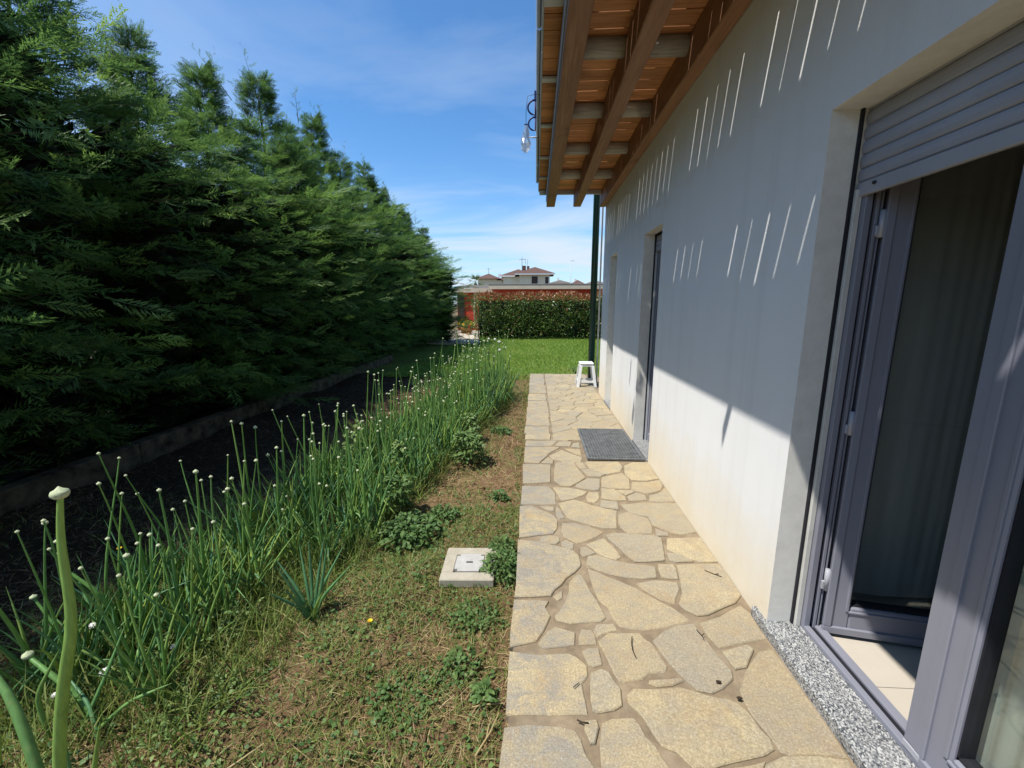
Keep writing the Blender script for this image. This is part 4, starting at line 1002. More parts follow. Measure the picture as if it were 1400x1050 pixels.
def crown_mesh(name, Ht, seed, rx=1.85, ry=1.10, nb=330, per=11):
    r = np.random.default_rng(seed); tb = TB(); tw = TB()
    P = []; D = []; Sz = []; Tn = []
    def prof(h):
        u = np.clip(h / Ht, 0, 1)
        return np.clip((Ht * 1.0 - h) / 2.75, 0.02, 1) ** 1.5 * (0.74 + 0.26 * np.clip(h / 2.8, 0, 1))
    for b in range(nb):
        h = 0.30 + (Ht * 0.97 - 0.30) * r.random() ** 0.92; az = r.uniform(0, 2 * math.pi); u = h / Ht
        Rm = prof(h) * (1 + 0.16 * math.sin(3 * az + seed) + r.normal(0, .10) + (r.uniform(.12, .34) if r.random() < .25 else 0))
        el = math.radians(10 + 52 * u ** 2.2 + r.normal(0, 8))
        dr = np.array([math.cos(az) * rx * math.cos(el), math.sin(az) * ry * math.cos(el), math.sin(el)])
        L = max(0.18, Rm * 1.02); base = np.array([0, 0, h - L * math.sin(el) * .55])
        side = np.cross(dr, [0, 0, 1.0]); side /= np.linalg.norm(side) + 1e-6
        droop = r.uniform(.02, .12)
        pts = [base + dr * L * t - np.array([0, 0, droop * t * t]) for t in np.linspace(.25, 1, 5)]
        # woody branch
        a, e = pts[0], pts[-2]; n = side * .010
        tw.add([a - n, a + n, e, a - [0, 0, .012], a + [0, 0, .012], e], [[0, 1, 2], [3, 4, 5]], 0.5, 0)
        bt = r.normal(0, .13)
        for k in range(per):
            t = 0.34 + 0.66 * (k + r.random()) / per
            if k == per - 1: t = 1.0
            s = 1 if k % 2 else -1
            p = base + dr * L * t - np.array([0, 0, droop * t * t])
            ya = math.radians(r.uniform(18, 58)) * s if k < per - 1 else r.normal(0, .15)
            d = dr / np.linalg.norm(dr) * math.cos(ya) + side * math.sin(ya) + np.array([0, 0, r.normal(-.12 * (1 - u), .28)])
            P.append(p); D.append(d); Sz.append(r.uniform(.24, .50) * (1.12 - .25 * t) * (1 - .6 * u ** 3)); Tn.append(.36 + bt + r.normal(0, .10) + .45 * (t - .6))
    # the bare-ish leader shoots on top
    for q in range(7):
        x0 = np.array([r.normal(0, .25), r.normal(0, .25), Ht * r.uniform(.76, .9)]) if q else np.array([0, 0, Ht * .9]); lean = np.array([r.normal(0.12, .16), r.normal(0, .16), 1.0]); LL = (.85 if q == 0 else r.uniform(.3, .75)) 
        n = np.array([.007, 0, 0]); e = x0 + lean * LL; tw.add([x0 - n, x0 + n, e], [[0, 1, 2]], .5, 0)
        for k in range(13):
            t = (k + r.random()) / 13; az = r.uniform(0, 6.28); p = x0 + lean * LL * t
            P.append(p); D.append(np.array([math.cos(az) * .8, math.sin(az) * .8, r.uniform(.35, 1.0)])); Sz.append(r.uniform(.10, .22) * (1.25 - .85 * t)); Tn.append(.5 + r.normal(0, .1))
    P = np.array(P); D = np.array(D); Sz = np.array(Sz); Tn = np.array(Tn)
    roll = r.normal(0, .65, len(P)); M = frames(D, roll) * Sz[:, None, None]
    which = r.integers(0, len(SPR), len(P))
    for i, (V, F, T) in enumerate(SPR):
        k = which == i; tb.inst(V, F, M[k], P[k], Tn[k], 0, T)
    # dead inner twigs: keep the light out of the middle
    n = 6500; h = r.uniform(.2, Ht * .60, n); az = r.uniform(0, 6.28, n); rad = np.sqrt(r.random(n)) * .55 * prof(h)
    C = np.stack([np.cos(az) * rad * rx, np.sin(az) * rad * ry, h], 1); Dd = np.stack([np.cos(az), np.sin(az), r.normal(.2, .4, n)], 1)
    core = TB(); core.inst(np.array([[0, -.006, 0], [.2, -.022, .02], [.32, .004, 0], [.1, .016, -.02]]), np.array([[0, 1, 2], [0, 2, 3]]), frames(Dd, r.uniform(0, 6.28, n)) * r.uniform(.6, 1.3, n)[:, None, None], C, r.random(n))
    return tb.mesh(name), tw.mesh('branch'), core.mesh('inner_twigs')

CROWNS = [crown_mesh('crown', 6.0, s, nb=n) for s, n in ((3, 350), (8, 335), (15, 360))]
def trunk_mesh(Ht, seed):
    r = random.Random(seed); m = MB(); x = y = 0.0; pts = []
    for k in range(7): pts.append((x, y, Ht * .92 * k / 6)); x += r.uniform(-.05, .05); y += r.uniform(-.05, .05)
    m.tube(pts, [.085, .075, .065, .05, .035, .022, .008], 8)
    me = bpy.data.meshes.new('trunk'); m.bm.to_mesh(me); m.bm.free(); return me
TRUNKS = [trunk_mesh(6.0, i) for i in range(3)]
trees = [(-5.36, -0.6, 5.39, 0), (-5.31, 0.9, 5.9, 1), (-5.33, 2.25, 6.27, 2), (-5.28, 3.45, 6.45, 0), (-5.36, 4.65, 5.75, 1), (-5.28, 5.9, 5.2, 2), (-5.3, 7.1, 5.45, 0), (-5.24, 8.45, 6.0, 1), (-5.33, 9.5, 5.5, 2), (-5.28, 10.6, 6.15, 0), (-5.31, 12.0, 5.76, 1), (-5.26, 13.5, 5.96, 2), (-5.3, 15.0, 5.65, 0), (-5.22, 16.4, 5.46, 1), (-5.1, 16.9, 5.2, 0), (-4.6, 17.6, 4.75, 2)]
for i, (x, y, h, k) in enumerate(trees):
    lab = 'dark green conifer in the middle of the tall hedge row left of the garden'
    if i < 2: lab = 'dark conifer at the near end of the hedge row beyond the left picture edge'
    if i == 3: lab = 'nearest and tallest dark conifer of the hedge row, filling the upper left corner'
    elif i == 2: lab = 'dark conifer at the left picture edge with its lower branches in deep shade'
    elif i == 7: lab = 'pointed dark conifer standing up above its neighbours halfway along the hedge row'
    elif 4 <= i < len(trees) - 2: lab = '%s conifer of the tall hedge row, counted from the driveway end' % ('Third', 'Fourth', 'Fifth', 'Sixth', 'Seventh', 'Eighth', 'Ninth', 'Tenth', 'Eleventh', 'Twelfth')[len(trees) - 3 - i].lower()
    elif i == len(trees) - 1: lab = 'last conifer at the far end of the hedge row beside the driveway'
    elif i == len(trees) - 2: lab = 'second to last conifer of the hedge row before the driveway'
    t = thing('conifer', (x, y, GZ), lab, 'tree', 'conifers in the tall hedge row')
    s = h / 6.0; sxy = 1.0 + random.uniform(-.05, .07); t.scale = (sxy, sxy * 1.02, s); t.rotation_euler = (0, 0, random.choice((0, math.pi)) + random.uniform(-.25, .25))
    cm_, bm_, im_ = CROWNS[k]
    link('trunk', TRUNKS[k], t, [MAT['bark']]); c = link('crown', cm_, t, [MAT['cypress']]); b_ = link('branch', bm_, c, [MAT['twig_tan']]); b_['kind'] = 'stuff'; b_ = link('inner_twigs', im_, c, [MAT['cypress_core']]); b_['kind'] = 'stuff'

# ------------------------------------------------------------------ clipped photinia hedge beyond the lawn
ph = thing('clipped_hedge', (0, 20.6, GZ), 'clipped green hedge with reddish young tips at the far side of the lawn', 'hedge')
r = np.random.default_rng(77); n = 30000
X = r.uniform(-2.95, 7.5, n); top = 2.02 + .20 * vnoise(X, X * 0 + 3, 1.3, 31) + .07 * vnoise(X, X * 0, 6, 32)
Z = (r.random(n) ** .8) * (top + .06) - .08 ; Y = r.uniform(0, 1, n) ** 1.8 * 1.2 - .6
Y += .34 * vnoise(X, Z, 1.3, 33) + .08 * vnoise(X, Z, 5, 34); X += .10 * vnoise(Y, Z, 4, 35)
left = X < -2.6; X[left] += .15 * vnoise(Y[left], Z[left], 3, 37)
dens = vnoise(X, Z, 2.6, 36); keep = (r.random(n) < .70 + 1.0 * dens) & (Z > -.06); X, Y, Z, top = X[keep], Y[keep], Z[keep], top[keep]; n = len(X)
LV = np.array([[0, 0, 0], [.45, -.17, .03], [1, 0, -.05], [.45, .17, .03]]); LF = np.array([[0, 1, 2], [0, 2, 3]])
D = np.stack([r.normal(0, .7, n), r.normal(-.5, .6, n), r.normal(.35, .6, n)], 1)
red = (r.random(n) < .85 * np.clip((Z - top + .45) / .45, 0, 1) ** 2) | (r.random(n) < .06)
M = frames(D, r.uniform(-1, 1, n)) * r.uniform(.085, .15, n)[:, None, None]; P = np.stack([X, Y, Z], 1)
tb = TB(); tb.inst(LV, LF, M[~red], P[~red], np.clip(r.normal(.45, .22, n), 0, 1)[~red])
link('foliage', tb.mesh('foliage'), ph, [MAT['photinia']])
# young red shoots stick up out of the top
q = 800; xx = r.uniform(-2.9, 7.4, q); tz = 1.98 + .20 * vnoise(xx, xx * 0 + 3, 1.3, 31) + r.uniform(-.1, .14, q); P2 = np.stack([xx, r.uniform(-.5, .5, q), tz], 1)
P2 = np.repeat(P2, 3, 0) + r.normal(0, .02, (3 * q, 3)); D2 = np.stack([r.normal(0, .5, 3 * q), r.normal(0, .5, 3 * q), np.full(3 * q, 1.0)], 1)
tb = TB(); tb.inst(LV, LF, M[red], P[red], r.random(red.sum())); tb.inst(LV, LF, frames(D2, r.uniform(0, 6, 3 * q)) * r.uniform(.09, .17, 3 * q)[:, None, None], P2, r.random(3 * q))
link('young_shoots', tb.mesh('young_shoots'), ph, [MAT['photinia_red']])
m = MB()
x = -2.8
while x < 7.4:
    m.tube([(x, 20.6, GZ), (x + random.uniform(-.1, .1), 20.6 + random.uniform(-.1, .1), .7), (x + random.uniform(-.2, .2), 20.6, 1.5)], [.03, .025, .01], 5); x += .35
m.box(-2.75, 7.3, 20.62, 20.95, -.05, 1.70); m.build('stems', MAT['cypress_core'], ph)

# palm behind the red building
pt = thing('palm_tree', (-10.1, 70 - 32, GZ), 'small palm with a round green head left of the far brown roof', 'tree'); pt.location = (-5.2, 37, GZ)
MB().tube([(-5.2, 37, GZ), (-5.2, 37, 3.3)], [.2, .15], 8).build('trunk', MAT['bark'], pt)
tb = TB(); r = np.random.default_rng(5)
for k in range(34):
    az = r.uniform(0, 6.28); el = r.uniform(-.5, 1.3); d = np.array([math.cos(az) * math.cos(el), math.sin(az) * math.cos(el), math.sin(el)]); L = r.uniform(.75, 1.0)
    fan = 12; c0 = np.array([0, 0, 3.45]); e0 = c0 + d * L * .5; s = np.cross(d, [0, 0, 1]); s /= np.linalg.norm(s) + 1e-6
    for f in range(fan):
        a = (f / (fan - 1) - .5) * 2.4; dd = d * math.cos(a) + s * math.sin(a); n_ = np.cross(dd, d + [0, 0, .3]); n_ = s * .03
        tb.add([e0 - n_, e0 + n_, e0 + dd * L * .55 - np.array([0, 0, .12])], [[0, 1, 2]], r.uniform(.2, .9))
    tb.add([c0 - s * .02, c0 + s * .02, e0], [[0, 1, 2]], .4)
link('crown', tb.mesh('crown'), pt, [MAT['palm']])

# ------------------------------------------------------------------ onions gone to seed
def tube_tris(pts, rad, n=6):
    pts = np.asarray(pts, float); k = len(pts); V = []; F = []
    d = np.gradient(pts, axis=0); d /= np.linalg.norm(d, axis=1)[:, None] + 1e-9
    ref = np.array([.92, .37, .1]); u = np.cross(d, ref); u /= np.linalg.norm(u, axis=1)[:, None] + 1e-9; w = np.cross(d, u)
    a = np.arange(n) * 2 * math.pi / n
    for i in range(k): V.append(pts[i] + (np.cos(a)[:, None] * u[i] + np.sin(a)[:, None] * w[i]) * rad[i])
    V = np.concatenate(V)
    for i in range(k - 1):
        for j in range(n):
            p, q = i * n + j, i * n + (j + 1) % n; F += [(p, q, q + n), (p, q + n, p + n)]
    return V, np.array(F)
def onion_leaf(r, L, lean, az, rad, bend=0.0, broken=False):
    t = np.linspace(0, 1, 8); dirx, diry = math.cos(az), math.sin(az)
    hor = lean * t + bend * t ** 2.6; z = t * L * (1 - .25 * min(1, abs(lean + bend)))
    if broken:
        kx = r.uniform(.45, .7); z = np.where(t > kx, z * 0 + kx * L * .9 - (t - kx) * L * .8, z); hor = hor + np.where(t > kx, (t - kx) * L * .55, 0)
    P = np.stack([dirx * hor * L, diry * hor * L, z], 1); rr = rad * np.interp(t, [0, .12, .55, .9, 1], [.75, 1, .8, .35, .04])
    return tube_tris(P, rr)
def stalk_pts(r, H, az, lean):
    t = np.linspace(0, 1, 9); w = r.normal(0, .012, 2)
    return np.stack([math.cos(az) * lean * H * t ** 1.5 + w[0] * np.sin(t * 5), math.sin(az) * lean * H * t ** 1.5 + w[1] * np.sin(t * 4), H * t], 1)
def head_mesh(name, kind, r):
    m = MB(); b = bmesh.new()
    if kind == 'bud':
        bmesh.ops.create_uvsphere(b, u_segments=12, v_segments=9, radius=1)
        for v in b.verts:
            z = v.co.z; k = 1.0 if z < .55 else .55 + .45 * (1 - (z - .55) / .45) ** 1.5 if z < .93 else .25; v.co.x *= k; v.co.y *= k; v.co.z = z * .92 if z < .93 else z * 1.25
        for f in b.faces: f.smooth = True
    else:
        bmesh.ops.create_icosphere(b, subdivisions=2, radius=.8)
        fs = b.faces[:]
        for f in fs:
            c = f.calc_center_median(); n = c.normalized()
            if random.random() < .75:
                e = [v.co.copy() for v in f.verts]; q = [b.verts.new(c + (x - c) * .55 + n * random.uniform(.05, .15)) for x in e]; tp = b.verts.new(c + n * random.uniform(.3, .45))
                for i in range(3): b.faces.new((q[i], q[(i + 1) % 3], tp))
    me = bpy.data.meshes.new(name); b.to_mesh(me); b.free(); return me
HEADS = {'bud': head_mesh('flower_bud', 'bud', None), 'flower': head_mesh('flower_head', 'flower', None)}
HEADS['bud'].materials.append(MAT['bud']); HEADS['flower'].materials.append(MAT['flower'])
for hme in HEADS.values():
    for p in hme.polygons: p.material_index = 0

def onion_protos():
    out = []
    for k in range(12):
        r = np.random.default_rng(500 + k); tb = TB(); nl = r.integers(16, 25)
        for i in range(nl):
            V, F = onion_leaf(r, r.uniform(.28, .60), r.uniform(.03, .42), r.uniform(0, 6.28), r.uniform(.0055, .0105), r.uniform(0, .3), r.random() < .16); off = r.normal(0, .03, 3); off[2] = 0
            tb.add(V + off, F, np.clip(r.normal(.52, .25), 0, 1))
        leaves = tb.mesh('leaves', True); st = []
        for i in range(1 + (k % 2 == 0) + (k % 4 == 1)):
            H = r.uniform(.66, .98); P = stalk_pts(r, H, r.uniform(0, 6.28), r.uniform(.02, .2)) + np.array([*r.normal(0, .03, 2), 0]); t = np.linspace(0, 1, 9); rad = r.uniform(.0055, .009) * np.interp(t, [0, .3, .45, 1], [.9, 1.1, 1.0, .42])
            V, F = tube_tris(P, rad, 7); s = TB(); s.add(V, F, np.clip(r.normal(.45, .18), 0, 1)); st.append((s.mesh('flower_stalk', True), P[-1], 'bud' if r.random() < .985 else 'flower', r.uniform(.008, .0125)))
        out.append((leaves, st))
    return out
ONI = onion_protos()
def plant_onion(x, y, k, s, sz, rot, lab, flower=False):
    t = thing('onion_plant', (x, y, float(bed_h(x, y)) - .01), lab, 'onion plant', 'onions gone to seed in the garden bed')
    t.rotation_euler = (0, 0, rot); t.scale = (s, s, sz)
    lv, st = ONI[k]; link('leaves', lv, t, [MAT['onion']])
    for me, tip, kind, rad in st:
        o = link('flower_stalk', me, t, [MAT['stalk']])
        kind = 'flower' if flower else kind
        h = link('flower_head', HEADS[kind], o); h.location = Vector(tip) + Vector((0, 0, rad * .5)); rad = rad * (1.7 if kind == 'flower' else 1.0); h.scale = (rad, rad, rad * .9 * s / sz)
    return t
ro = random.Random(31); spots = []; tries = 0
LB = [(0.9, -2.35, -1.35), (2.0, -2.10, -1.25), (3.0, -1.98, -1.12), (4.0, -1.80, -0.98), (5.0, -1.62, -0.80), (6.0, -1.42, -0.62), (7.0, -1.22, -0.50), (8.0, -1.1, -0.50)]
while len(spots) < 178 and tries < 8000:
    tries += 1; y = ro.uniform(1.35, 7.6); a = np.interp(y, [q[0] for q in LB], [q[1] for q in LB]); b = np.interp(y, [q[0] for q in LB], [q[2] for q in LB])
    x = ro.uniform(a, b)
    if y < 2.3 and x > -1.55: continue
    if all(math.hypot(x - p[0], y - p[1]) > (.13 if y > 4.5 else .155) for p in spots): spots.append((x, y))
for i, (x, y) in enumerate(spots):
    far = y > 5.6
    s = ro.uniform(.8, 1.12) * (1.05 if far else .95); sz = s * (ro.uniform(1.0, 1.2) if far else ro.uniform(.82, 1.08))
    lab = 'onion plant with round buds on hollow stalks among others in the planted row'
    plant_onion(x, y, ro.randrange(12), s, sz, ro.uniform(0, 6.28), lab)
for i, (x, y) in enumerate([(-.60, 6.9), (-.66, 7.3), (-.52, 7.15), (-.70, 6.75)]):
    plant_onion(x, y, (3, 5, 7, 9)[i], 1.1, 1.22, i * 1.7, 'onion plant with open white flower heads at the far end of the planted row', True)

def special(loc, label, leaves=(), stalks=(), group=None):
    """a foreground plant, every leaf its own part"""
    x, y = loc; t = thing('onion_plant', (x, y, GZ - .01), label, 'onion plant', 'onions gone to seed in the garden bed')
    for pts, rad, tint in leaves:
        pts = np.asarray(pts, float); n = len(pts); ti = np.linspace(0, 1, 14); P = np.stack([np.interp(ti, np.linspace(0, 1, n), pts[:, j]) for j in range(3)], 1)
        for _ in range(2): P[1:-1] = (P[:-2] + 2 * P[1:-1] + P[2:]) / 4
        V, F = tube_tris(P, rad * np.interp(ti, [0, .1, .6, .9, 1], [.8, 1, .85, .4, .05]), 8); s = TB(); s.add(V, F, tint); link('leaf', s.mesh('leaf', True), t, [MAT['onion']])
    for pts, r0, r1, tint, hr, kind in stalks:
        pts = np.asarray(pts, float); n = len(pts); ti = np.linspace(0, 1, 22); P = np.stack([np.interp(ti, np.linspace(0, 1, n), pts[:, j]) for j in range(3)], 1)
        for _ in range(5): P[1:-1] = (P[:-2] + 2 * P[1:-1] + P[2:]) / 4
        V, F = tube_tris(P, np.interp(ti, [0, .25, .5, 1], [r0 * .9, r0, r0 * .92, r1]), 12); s = TB(); s.add(V, F, tint); o = link('flower_stalk', s.mesh('flower_stalk', True), t, [MAT['stalk']])
        h = link('flower_head', HEADS[kind], o); h.location = Vector(pts[-1]) + Vector((0, 0, hr * .35)); h.scale = (hr * 1.15, hr * 1.15, hr * .95)
    return t
special((-1.33, .86), 'tall thick onion stalk with a flattened white bud, nearest the viewer at the left edge',
        leaves=[([(0, 0, 0), (-.06, .03, .30), (-.16, .08, .52), (-.36, .14, .66)], .015, .55), ([(.02, .02, 0), (.07, .04, .25), (.12, .06, .48)], .010, .8), ([(-.03, -.02, 0), (.0, .05, .26), (-.06, .1, .46)], .010, .35)],
        stalks=[([(0, 0, 0), (.05, -.01, .36), (.13, -.01, .68), (.205, -.01, .86), (.205, -.01, 1.06), (.235, -.01, 1.195)], .0138, .0056, .85, .0155, 'bud')])
special((-2.02, 1.62), 'leaning onion plant with three pale buds just right of the tallest stalk',
        leaves=[([(0, 0, 0), (.1, .1, .2), (.3, .2, .26)], .008, .25), ([(0, 0, 0), (-.1, .05, .2), (-.2, .1, .33)], .008, .4), ([(.03, 0, 0), (.10, -.1, .18), (.22, -.2, .26)], .009, .3)],
        stalks=[([(.05, 0, 0), (.06, .02, .18), (.02, .0, .32), (-.10, -.02, .46)], .010, .006, .5, .014, 'bud'), ([(.12, .05, 0), (.16, .05, .2), (.12, .06, .36), (.10, .08, .46)], .008, .005, .4, .012, 'bud'), ([(-.15, -.05, 0), (-.17, -.04, .16), (-.28, -.02, .30)], .008, .005, .45, .012, 'bud')])
special((-1.72, 1.22), 'fallen bluish onion leaf cluster with a pale bud leaning left in the lower left corner',
        leaves=[([(0.12, -.02, 0), (.02, .05, .12), (-.16, .12, .2)], .008, .2), ([(0, 0, 0), (.05, .1, .2), (.06, .2, .35)], .008, .5), ([(.03, 0, 0), (.18, .05, .14), (.32, .1, .18)], .008, .6), ([(-.1, 0, 0), (-.12, 0, .2), (-.05, .05, .36)], .009, .65)],
        stalks=[([(.05, .05, 0), (-.03, .07, .12), (-.16, .08, .22), (-.26, .10, .27)], .012, .007, .3, .016, 'bud')])
special((-2.25, 1.15), 'upright cluster of onion leaves with dry yellow tips in the lower left corner',
        leaves=[([(i * .02 - .1, (i % 3) * .04, 0), (i * .035 - .16, (i % 3) * .05, .2), (i * .045 - .2, (i % 3) * .07 + .02, .30 + .07 * (i % 4))], .009, .2 + .09 * (i % 6)) for i in range(9)])
special((-1.14, 1.86), 'blue green onion tuft with splayed leaves on the sunny ground left of the inspection cover',
        leaves=[([(0, 0, 0), (.06 * math.cos(a), .06 * math.sin(a), .16 * q), (.20 * math.cos(a) * b, .20 * math.sin(a) * b, .33 * q)], .0095, tt) for a, b, q, tt in ((2.9, 1, 1, .1), (3.5, .7, 1.1, .15), (2.3, .8, 1.15, .2), (1.4, .7, 1.25, .1), (.9, 1.0, 1.1, .2), (.3, 1.1, .95, .35), (5.6, .8, .8, .9), (4.4, .7, .9, .1), (1.9, .4, 1.3, .1), (0.6, .5, 1.3, .15), (3.9, .9, .8, .05))])

# ------------------------------------------------------------------ weeds
def leaf_tris(L, w, curl, nseg=4, lobed=False):
    t = np.linspace(0, 1, nseg + 1); prof = np.sin(np.pi * np.clip(t * .92 + .06, 0, 1)) ** .8
    if lobed: prof = prof * (0.62 + .38 * np.cos(np.arange(nseg + 1) * math.pi))
    z = curl * (t - .0) * (1 - t) * 2 - .25 * curl * t ** 2
    V = []; F = []
    for i in range(nseg + 1): V += [(t[i] * L, -prof[i] * w, z[i] * L + .15 * w), (t[i] * L, 0, z[i] * L), (t[i] * L, prof[i] * w, z[i] * L + .15 * w)]
    for i in range(nseg):
        a = 3 * i
        for q in (0, 1): F += [(a + q, a + q + 1, a + q + 4), (a + q, a + q + 4, a + q + 3)]
    return np.array(V), np.array(F)
def weed(loc, label, H, Rr, n, L, w, mat='weed', seed=1, lobed=False, stems=8, tint=.45, group='leafy weeds in the garden bed'):
    r = np.random.default_rng(seed); x, y = loc
    t = thing('weed_plant', (x, y, float(bed_h(x, y)) - .005), label, 'weed', group); tb = TB(); V, F = leaf_tris(1, w / L, .5, 4, lobed)
    az = r.uniform(0, 6.28, n); hh = r.random(n) ** .8; rad = Rr * np.sqrt(r.random(n)) * (1 - .45 * hh)
    P = np.stack([np.cos(az) * rad, np.sin(az) * rad, hh * H], 1); D = np.stack([np.cos(az) + r.normal(0, .5, n), np.sin(az) + r.normal(0, .5, n), r.normal(.25, .4, n)], 1)
    tb.inst(V, F, frames(D, r.normal(0, .5, n)) * (L * r.uniform(.55, 1.15, n))[:, None, None], P, np.clip(r.normal(tint, .2, n), 0, 1)); link('foliage', tb.mesh('foliage', True), t, [MAT[mat]])
    tb = TB()
    for i in range(stems):
        a = r.uniform(0, 6.28); e = Rr * r.uniform(.2, .75); V, F = tube_tris([(0, 0, 0), (math.cos(a) * e * .6, math.sin(a) * e * .6, H * .5), (math.cos(a) * e, math.sin(a) * e, H * r.uniform(.8, 1.05))], [.004, .003, .0015], 5); tb.add(V, F, .4)
    link('stems', tb.mesh('stems', True), t, [MAT[mat]]); return t
weed((-.70, 4.18), 'bushy bright green broad leaved weed at the path side of the onion row', .30, .20, 300, .075, .017, 'weed_pale', 1, tint=.3)
weed((-.78, 4.75), 'smaller bright weed behind the bushy one at the onion row', .34, .14, 110, .07, .022, 'weed_pale', 2, tint=.4)
weed((-.88, 2.72), 'low dark green leafy weed mass spreading between the onions and the inspection cover', .15, .28, 620, .048, .014, 'weed', 3, tint=.35)
weed((-1.05, 3.05), 'leggy green weed rising out of the dark leafy mass', .34, .13, 130, .07, .020, 'weed', 4, tint=.55)
weed((-.70, 3.05), 'small weed patch behind the dark leafy mass near the path', .10, .17, 240, .038, .012, 'weed', 5)
weed((-.185, 2.30), 'ferny green weed growing between the inspection cover and the path', .12, .13, 420, .055, .010, 'weed', 6, lobed=True)
weed((-.20, 2.52), 'second ferny weed just behind the inspection cover beside the path', .09, .10, 220, .05, .010, 'weed', 7, lobed=True)
weed((-.20, 1.46), 'small bright weed beside the nearest paving edge', .06, .055, 90, .032, .010, 'weed', 8, tint=.65)
weed((-.33, 1.62), 'flat green weed rosette on the bare soil close to the near path edge', .03, .12, 170, .026, .009, 'weed', 9, tint=.45)
weed((-.52, 1.45), 'clover like weed patch in the middle of the near ground', .03, .20, 300, .022, .009, 'weed', 10, tint=.4)
weed((-.42, 5.1), 'dark low weed on the dry strip beside the far half of the path', .06, .15, 160, .035, .012, 'weed', 11, tint=.3)
weed((-.30, 3.35), 'small weed tuft on the dry soil strip halfway along the path', .06, .09, 70, .05, .014, 'weed', 12)
weed((-.30, 1.95), 'green weed patch at the path edge in front of the inspection cover', .03, .17, 240, .024, .009, 'weed', 13, tint=.4)
weed((-1.62, 3.55), 'thin pale flowering weed standing among the onions at the shade border', .55, .13, 120, .045, .012, 'weed_pale', 14, stems=14, tint=.7)
weed((-1.22, 3.6), 'upright light green weed spire in the middle of the onion row', .42, .07, 120, .06, .016, 'weed_pale', 15, tint=.6)
weed((-1.65, 1.75), 'pale small leaved weed carpet under the nearest onions', .12, .30, 200, .04, .009, 'weed_pale', 16, tint=.3)
weed((-1.30, 1.30), 'yellowish creeping weed patch in the lower left foreground', .06, .30, 260, .024, .007, 'weed_pale', 17, tint=.45)
weed((.92, 9.45), 'light green weed sprouting behind the far edge of the paving by the stool', .22, .12, 90, .07, .018, 'weed', 18, tint=.7)
# white daisies gone over and a yellow bloom
for i, (x, y, z, s, lab) in enumerate(((-1.78, 1.42, .02, .021, 'round white flower head low in the lower left foreground'), (-2.05, 1.62, .06, .018, 'white flower head leaning left below the tallest onion stalk'), (-1.60, 1.55, .02, .010, 'tiny white flower head right of the round one'), (-1.93, 1.35, -.03, .014, 'half hidden white flower head nearest the bottom edge'))):
    t = thing('wild_flower', (x, y, float(bed_h(x, y))), lab, 'flower', 'white wild flowers in the near bed')
    V, F = tube_tris([(0, 0, 0), (.01, .0, (z - GZ) * .6), (.0, -.01, z - GZ)], [.002, .002, .0018], 5); s_ = TB(); s_.add(V, F, .4); link('stem', s_.mesh('stem'), t, [MAT['stalk']])
    h = link('flower_head', HEADS['flower'], t); h.location = (0, -.01, z - GZ); h.scale = (s, s, s * .7)
for i, (x, y, z, lab) in enumerate(((-.80, 1.78, -.08, 'single yellow bloom on the dry ground below the dark weed mass'), (-2.35, 2.05, .12, 'small yellow bloom at the shade border on the far left'))):
    t = thing('wild_flower', (x, y, float(bed_h(x, y))), lab, 'flower')
    V, F = tube_tris([(0, 0, 0), (.0, .0, z - GZ)], [.002, .0018], 5); s_ = TB(); s_.add(V, F, .4); link('stem', s_.mesh('stem'), t, [MAT['stalk']])
    b = bmesh.new(); bmesh.ops.create_cone(b, segments=9, radius1=.004, radius2=.013, depth=.010); m = MB(); m.add(b); me = bpy.data.meshes.new('flower_head'); m.bm.to_mesh(me); m.bm.free(); h = link('flower_head', me, t, [MAT['yellow']]); h.location = (0, 0, z - GZ)

# ------------------------------------------------------------------ ground cover: blades, small leaves, dry straw, clods
def scatter(n, xr, yr, power=1.0, seed=1):
    r = np.random.default_rng(seed); x = r.uniform(*xr, n); y = yr[0] + (yr[1] - yr[0]) * r.random(n) ** power; return x, y, r
def cover(name, label, cat_kind, mat, parts): 
    tb = TB()
    for p in parts: tb.add(*p)
    o = link(name, tb.mesh(name), None, [MAT[mat]]); tag(o, label, None, None, 'stuff'); return o
def blades(n, xr, yr, power, seed, Lr, wd, hf, dens=None, flat=.5, tb=None):
    x, y, r = scatter(n, xr, yr, power, seed)
    if dens is not None: k = r.random(n) < dens(x, y); x, y = x[k], y[k]
    n = len(x); z = hf(x, y) - .004; az = r.uniform(0, 6.28, n); el = np.clip(r.normal(1.0 - flat, .35, n), .03, 1.4); L = r.uniform(*Lr, n)
    D = np.stack([np.cos(az) * np.cos(el), np.sin(az) * np.cos(el), np.sin(el)], 1)
    V = np.array([[0, -.5, 0], [0, .5, 0], [.55, -.38, .06], [.55, .38, .06], [1, 0, -.05]], float); F = np.array([[0, 1, 3], [0, 3, 2], [2, 3, 4]])
    M = frames(D, r.normal(0, .6, n)); M = np.stack([M[:, :, 0] * L[:, None], M[:, :, 1] * (wd * r.uniform(.6, 1.3, n))[:, None], M[:, :, 2] * L[:, None]], 2)
    tb.inst(V, F, M, np.stack([x, y, z], 1), np.clip(r.normal(.45, .24, n), 0, 1))
def green_d(x, y):
    d = .70 + 1.25 * vnoise(x, y, 1.3, 51) + .8 * vnoise(x, y, 4, 52)
    strip = np.exp(-((x + .30) / .16) ** 2) * np.clip((y - 2.6) / 1.0, 0, 1)      # trodden dry strip beside the far path
    shade = np.clip((x + 2.75) / .6, 0.06, 1)
    return np.clip(d * (1 - .75 * strip) - .9 * np.clip(vnoise(x, y, 2.4, 57) - .12, 0, 1), .04, 1) * shade
def straw_d(x, y):
    return np.clip(.52 - .9 * vnoise(x, y, 1.3, 51) + .7 * vnoise(x, y, 3.1, 53), .05, 1) * np.clip((x + 2.9) / .6, 0.12, 1)
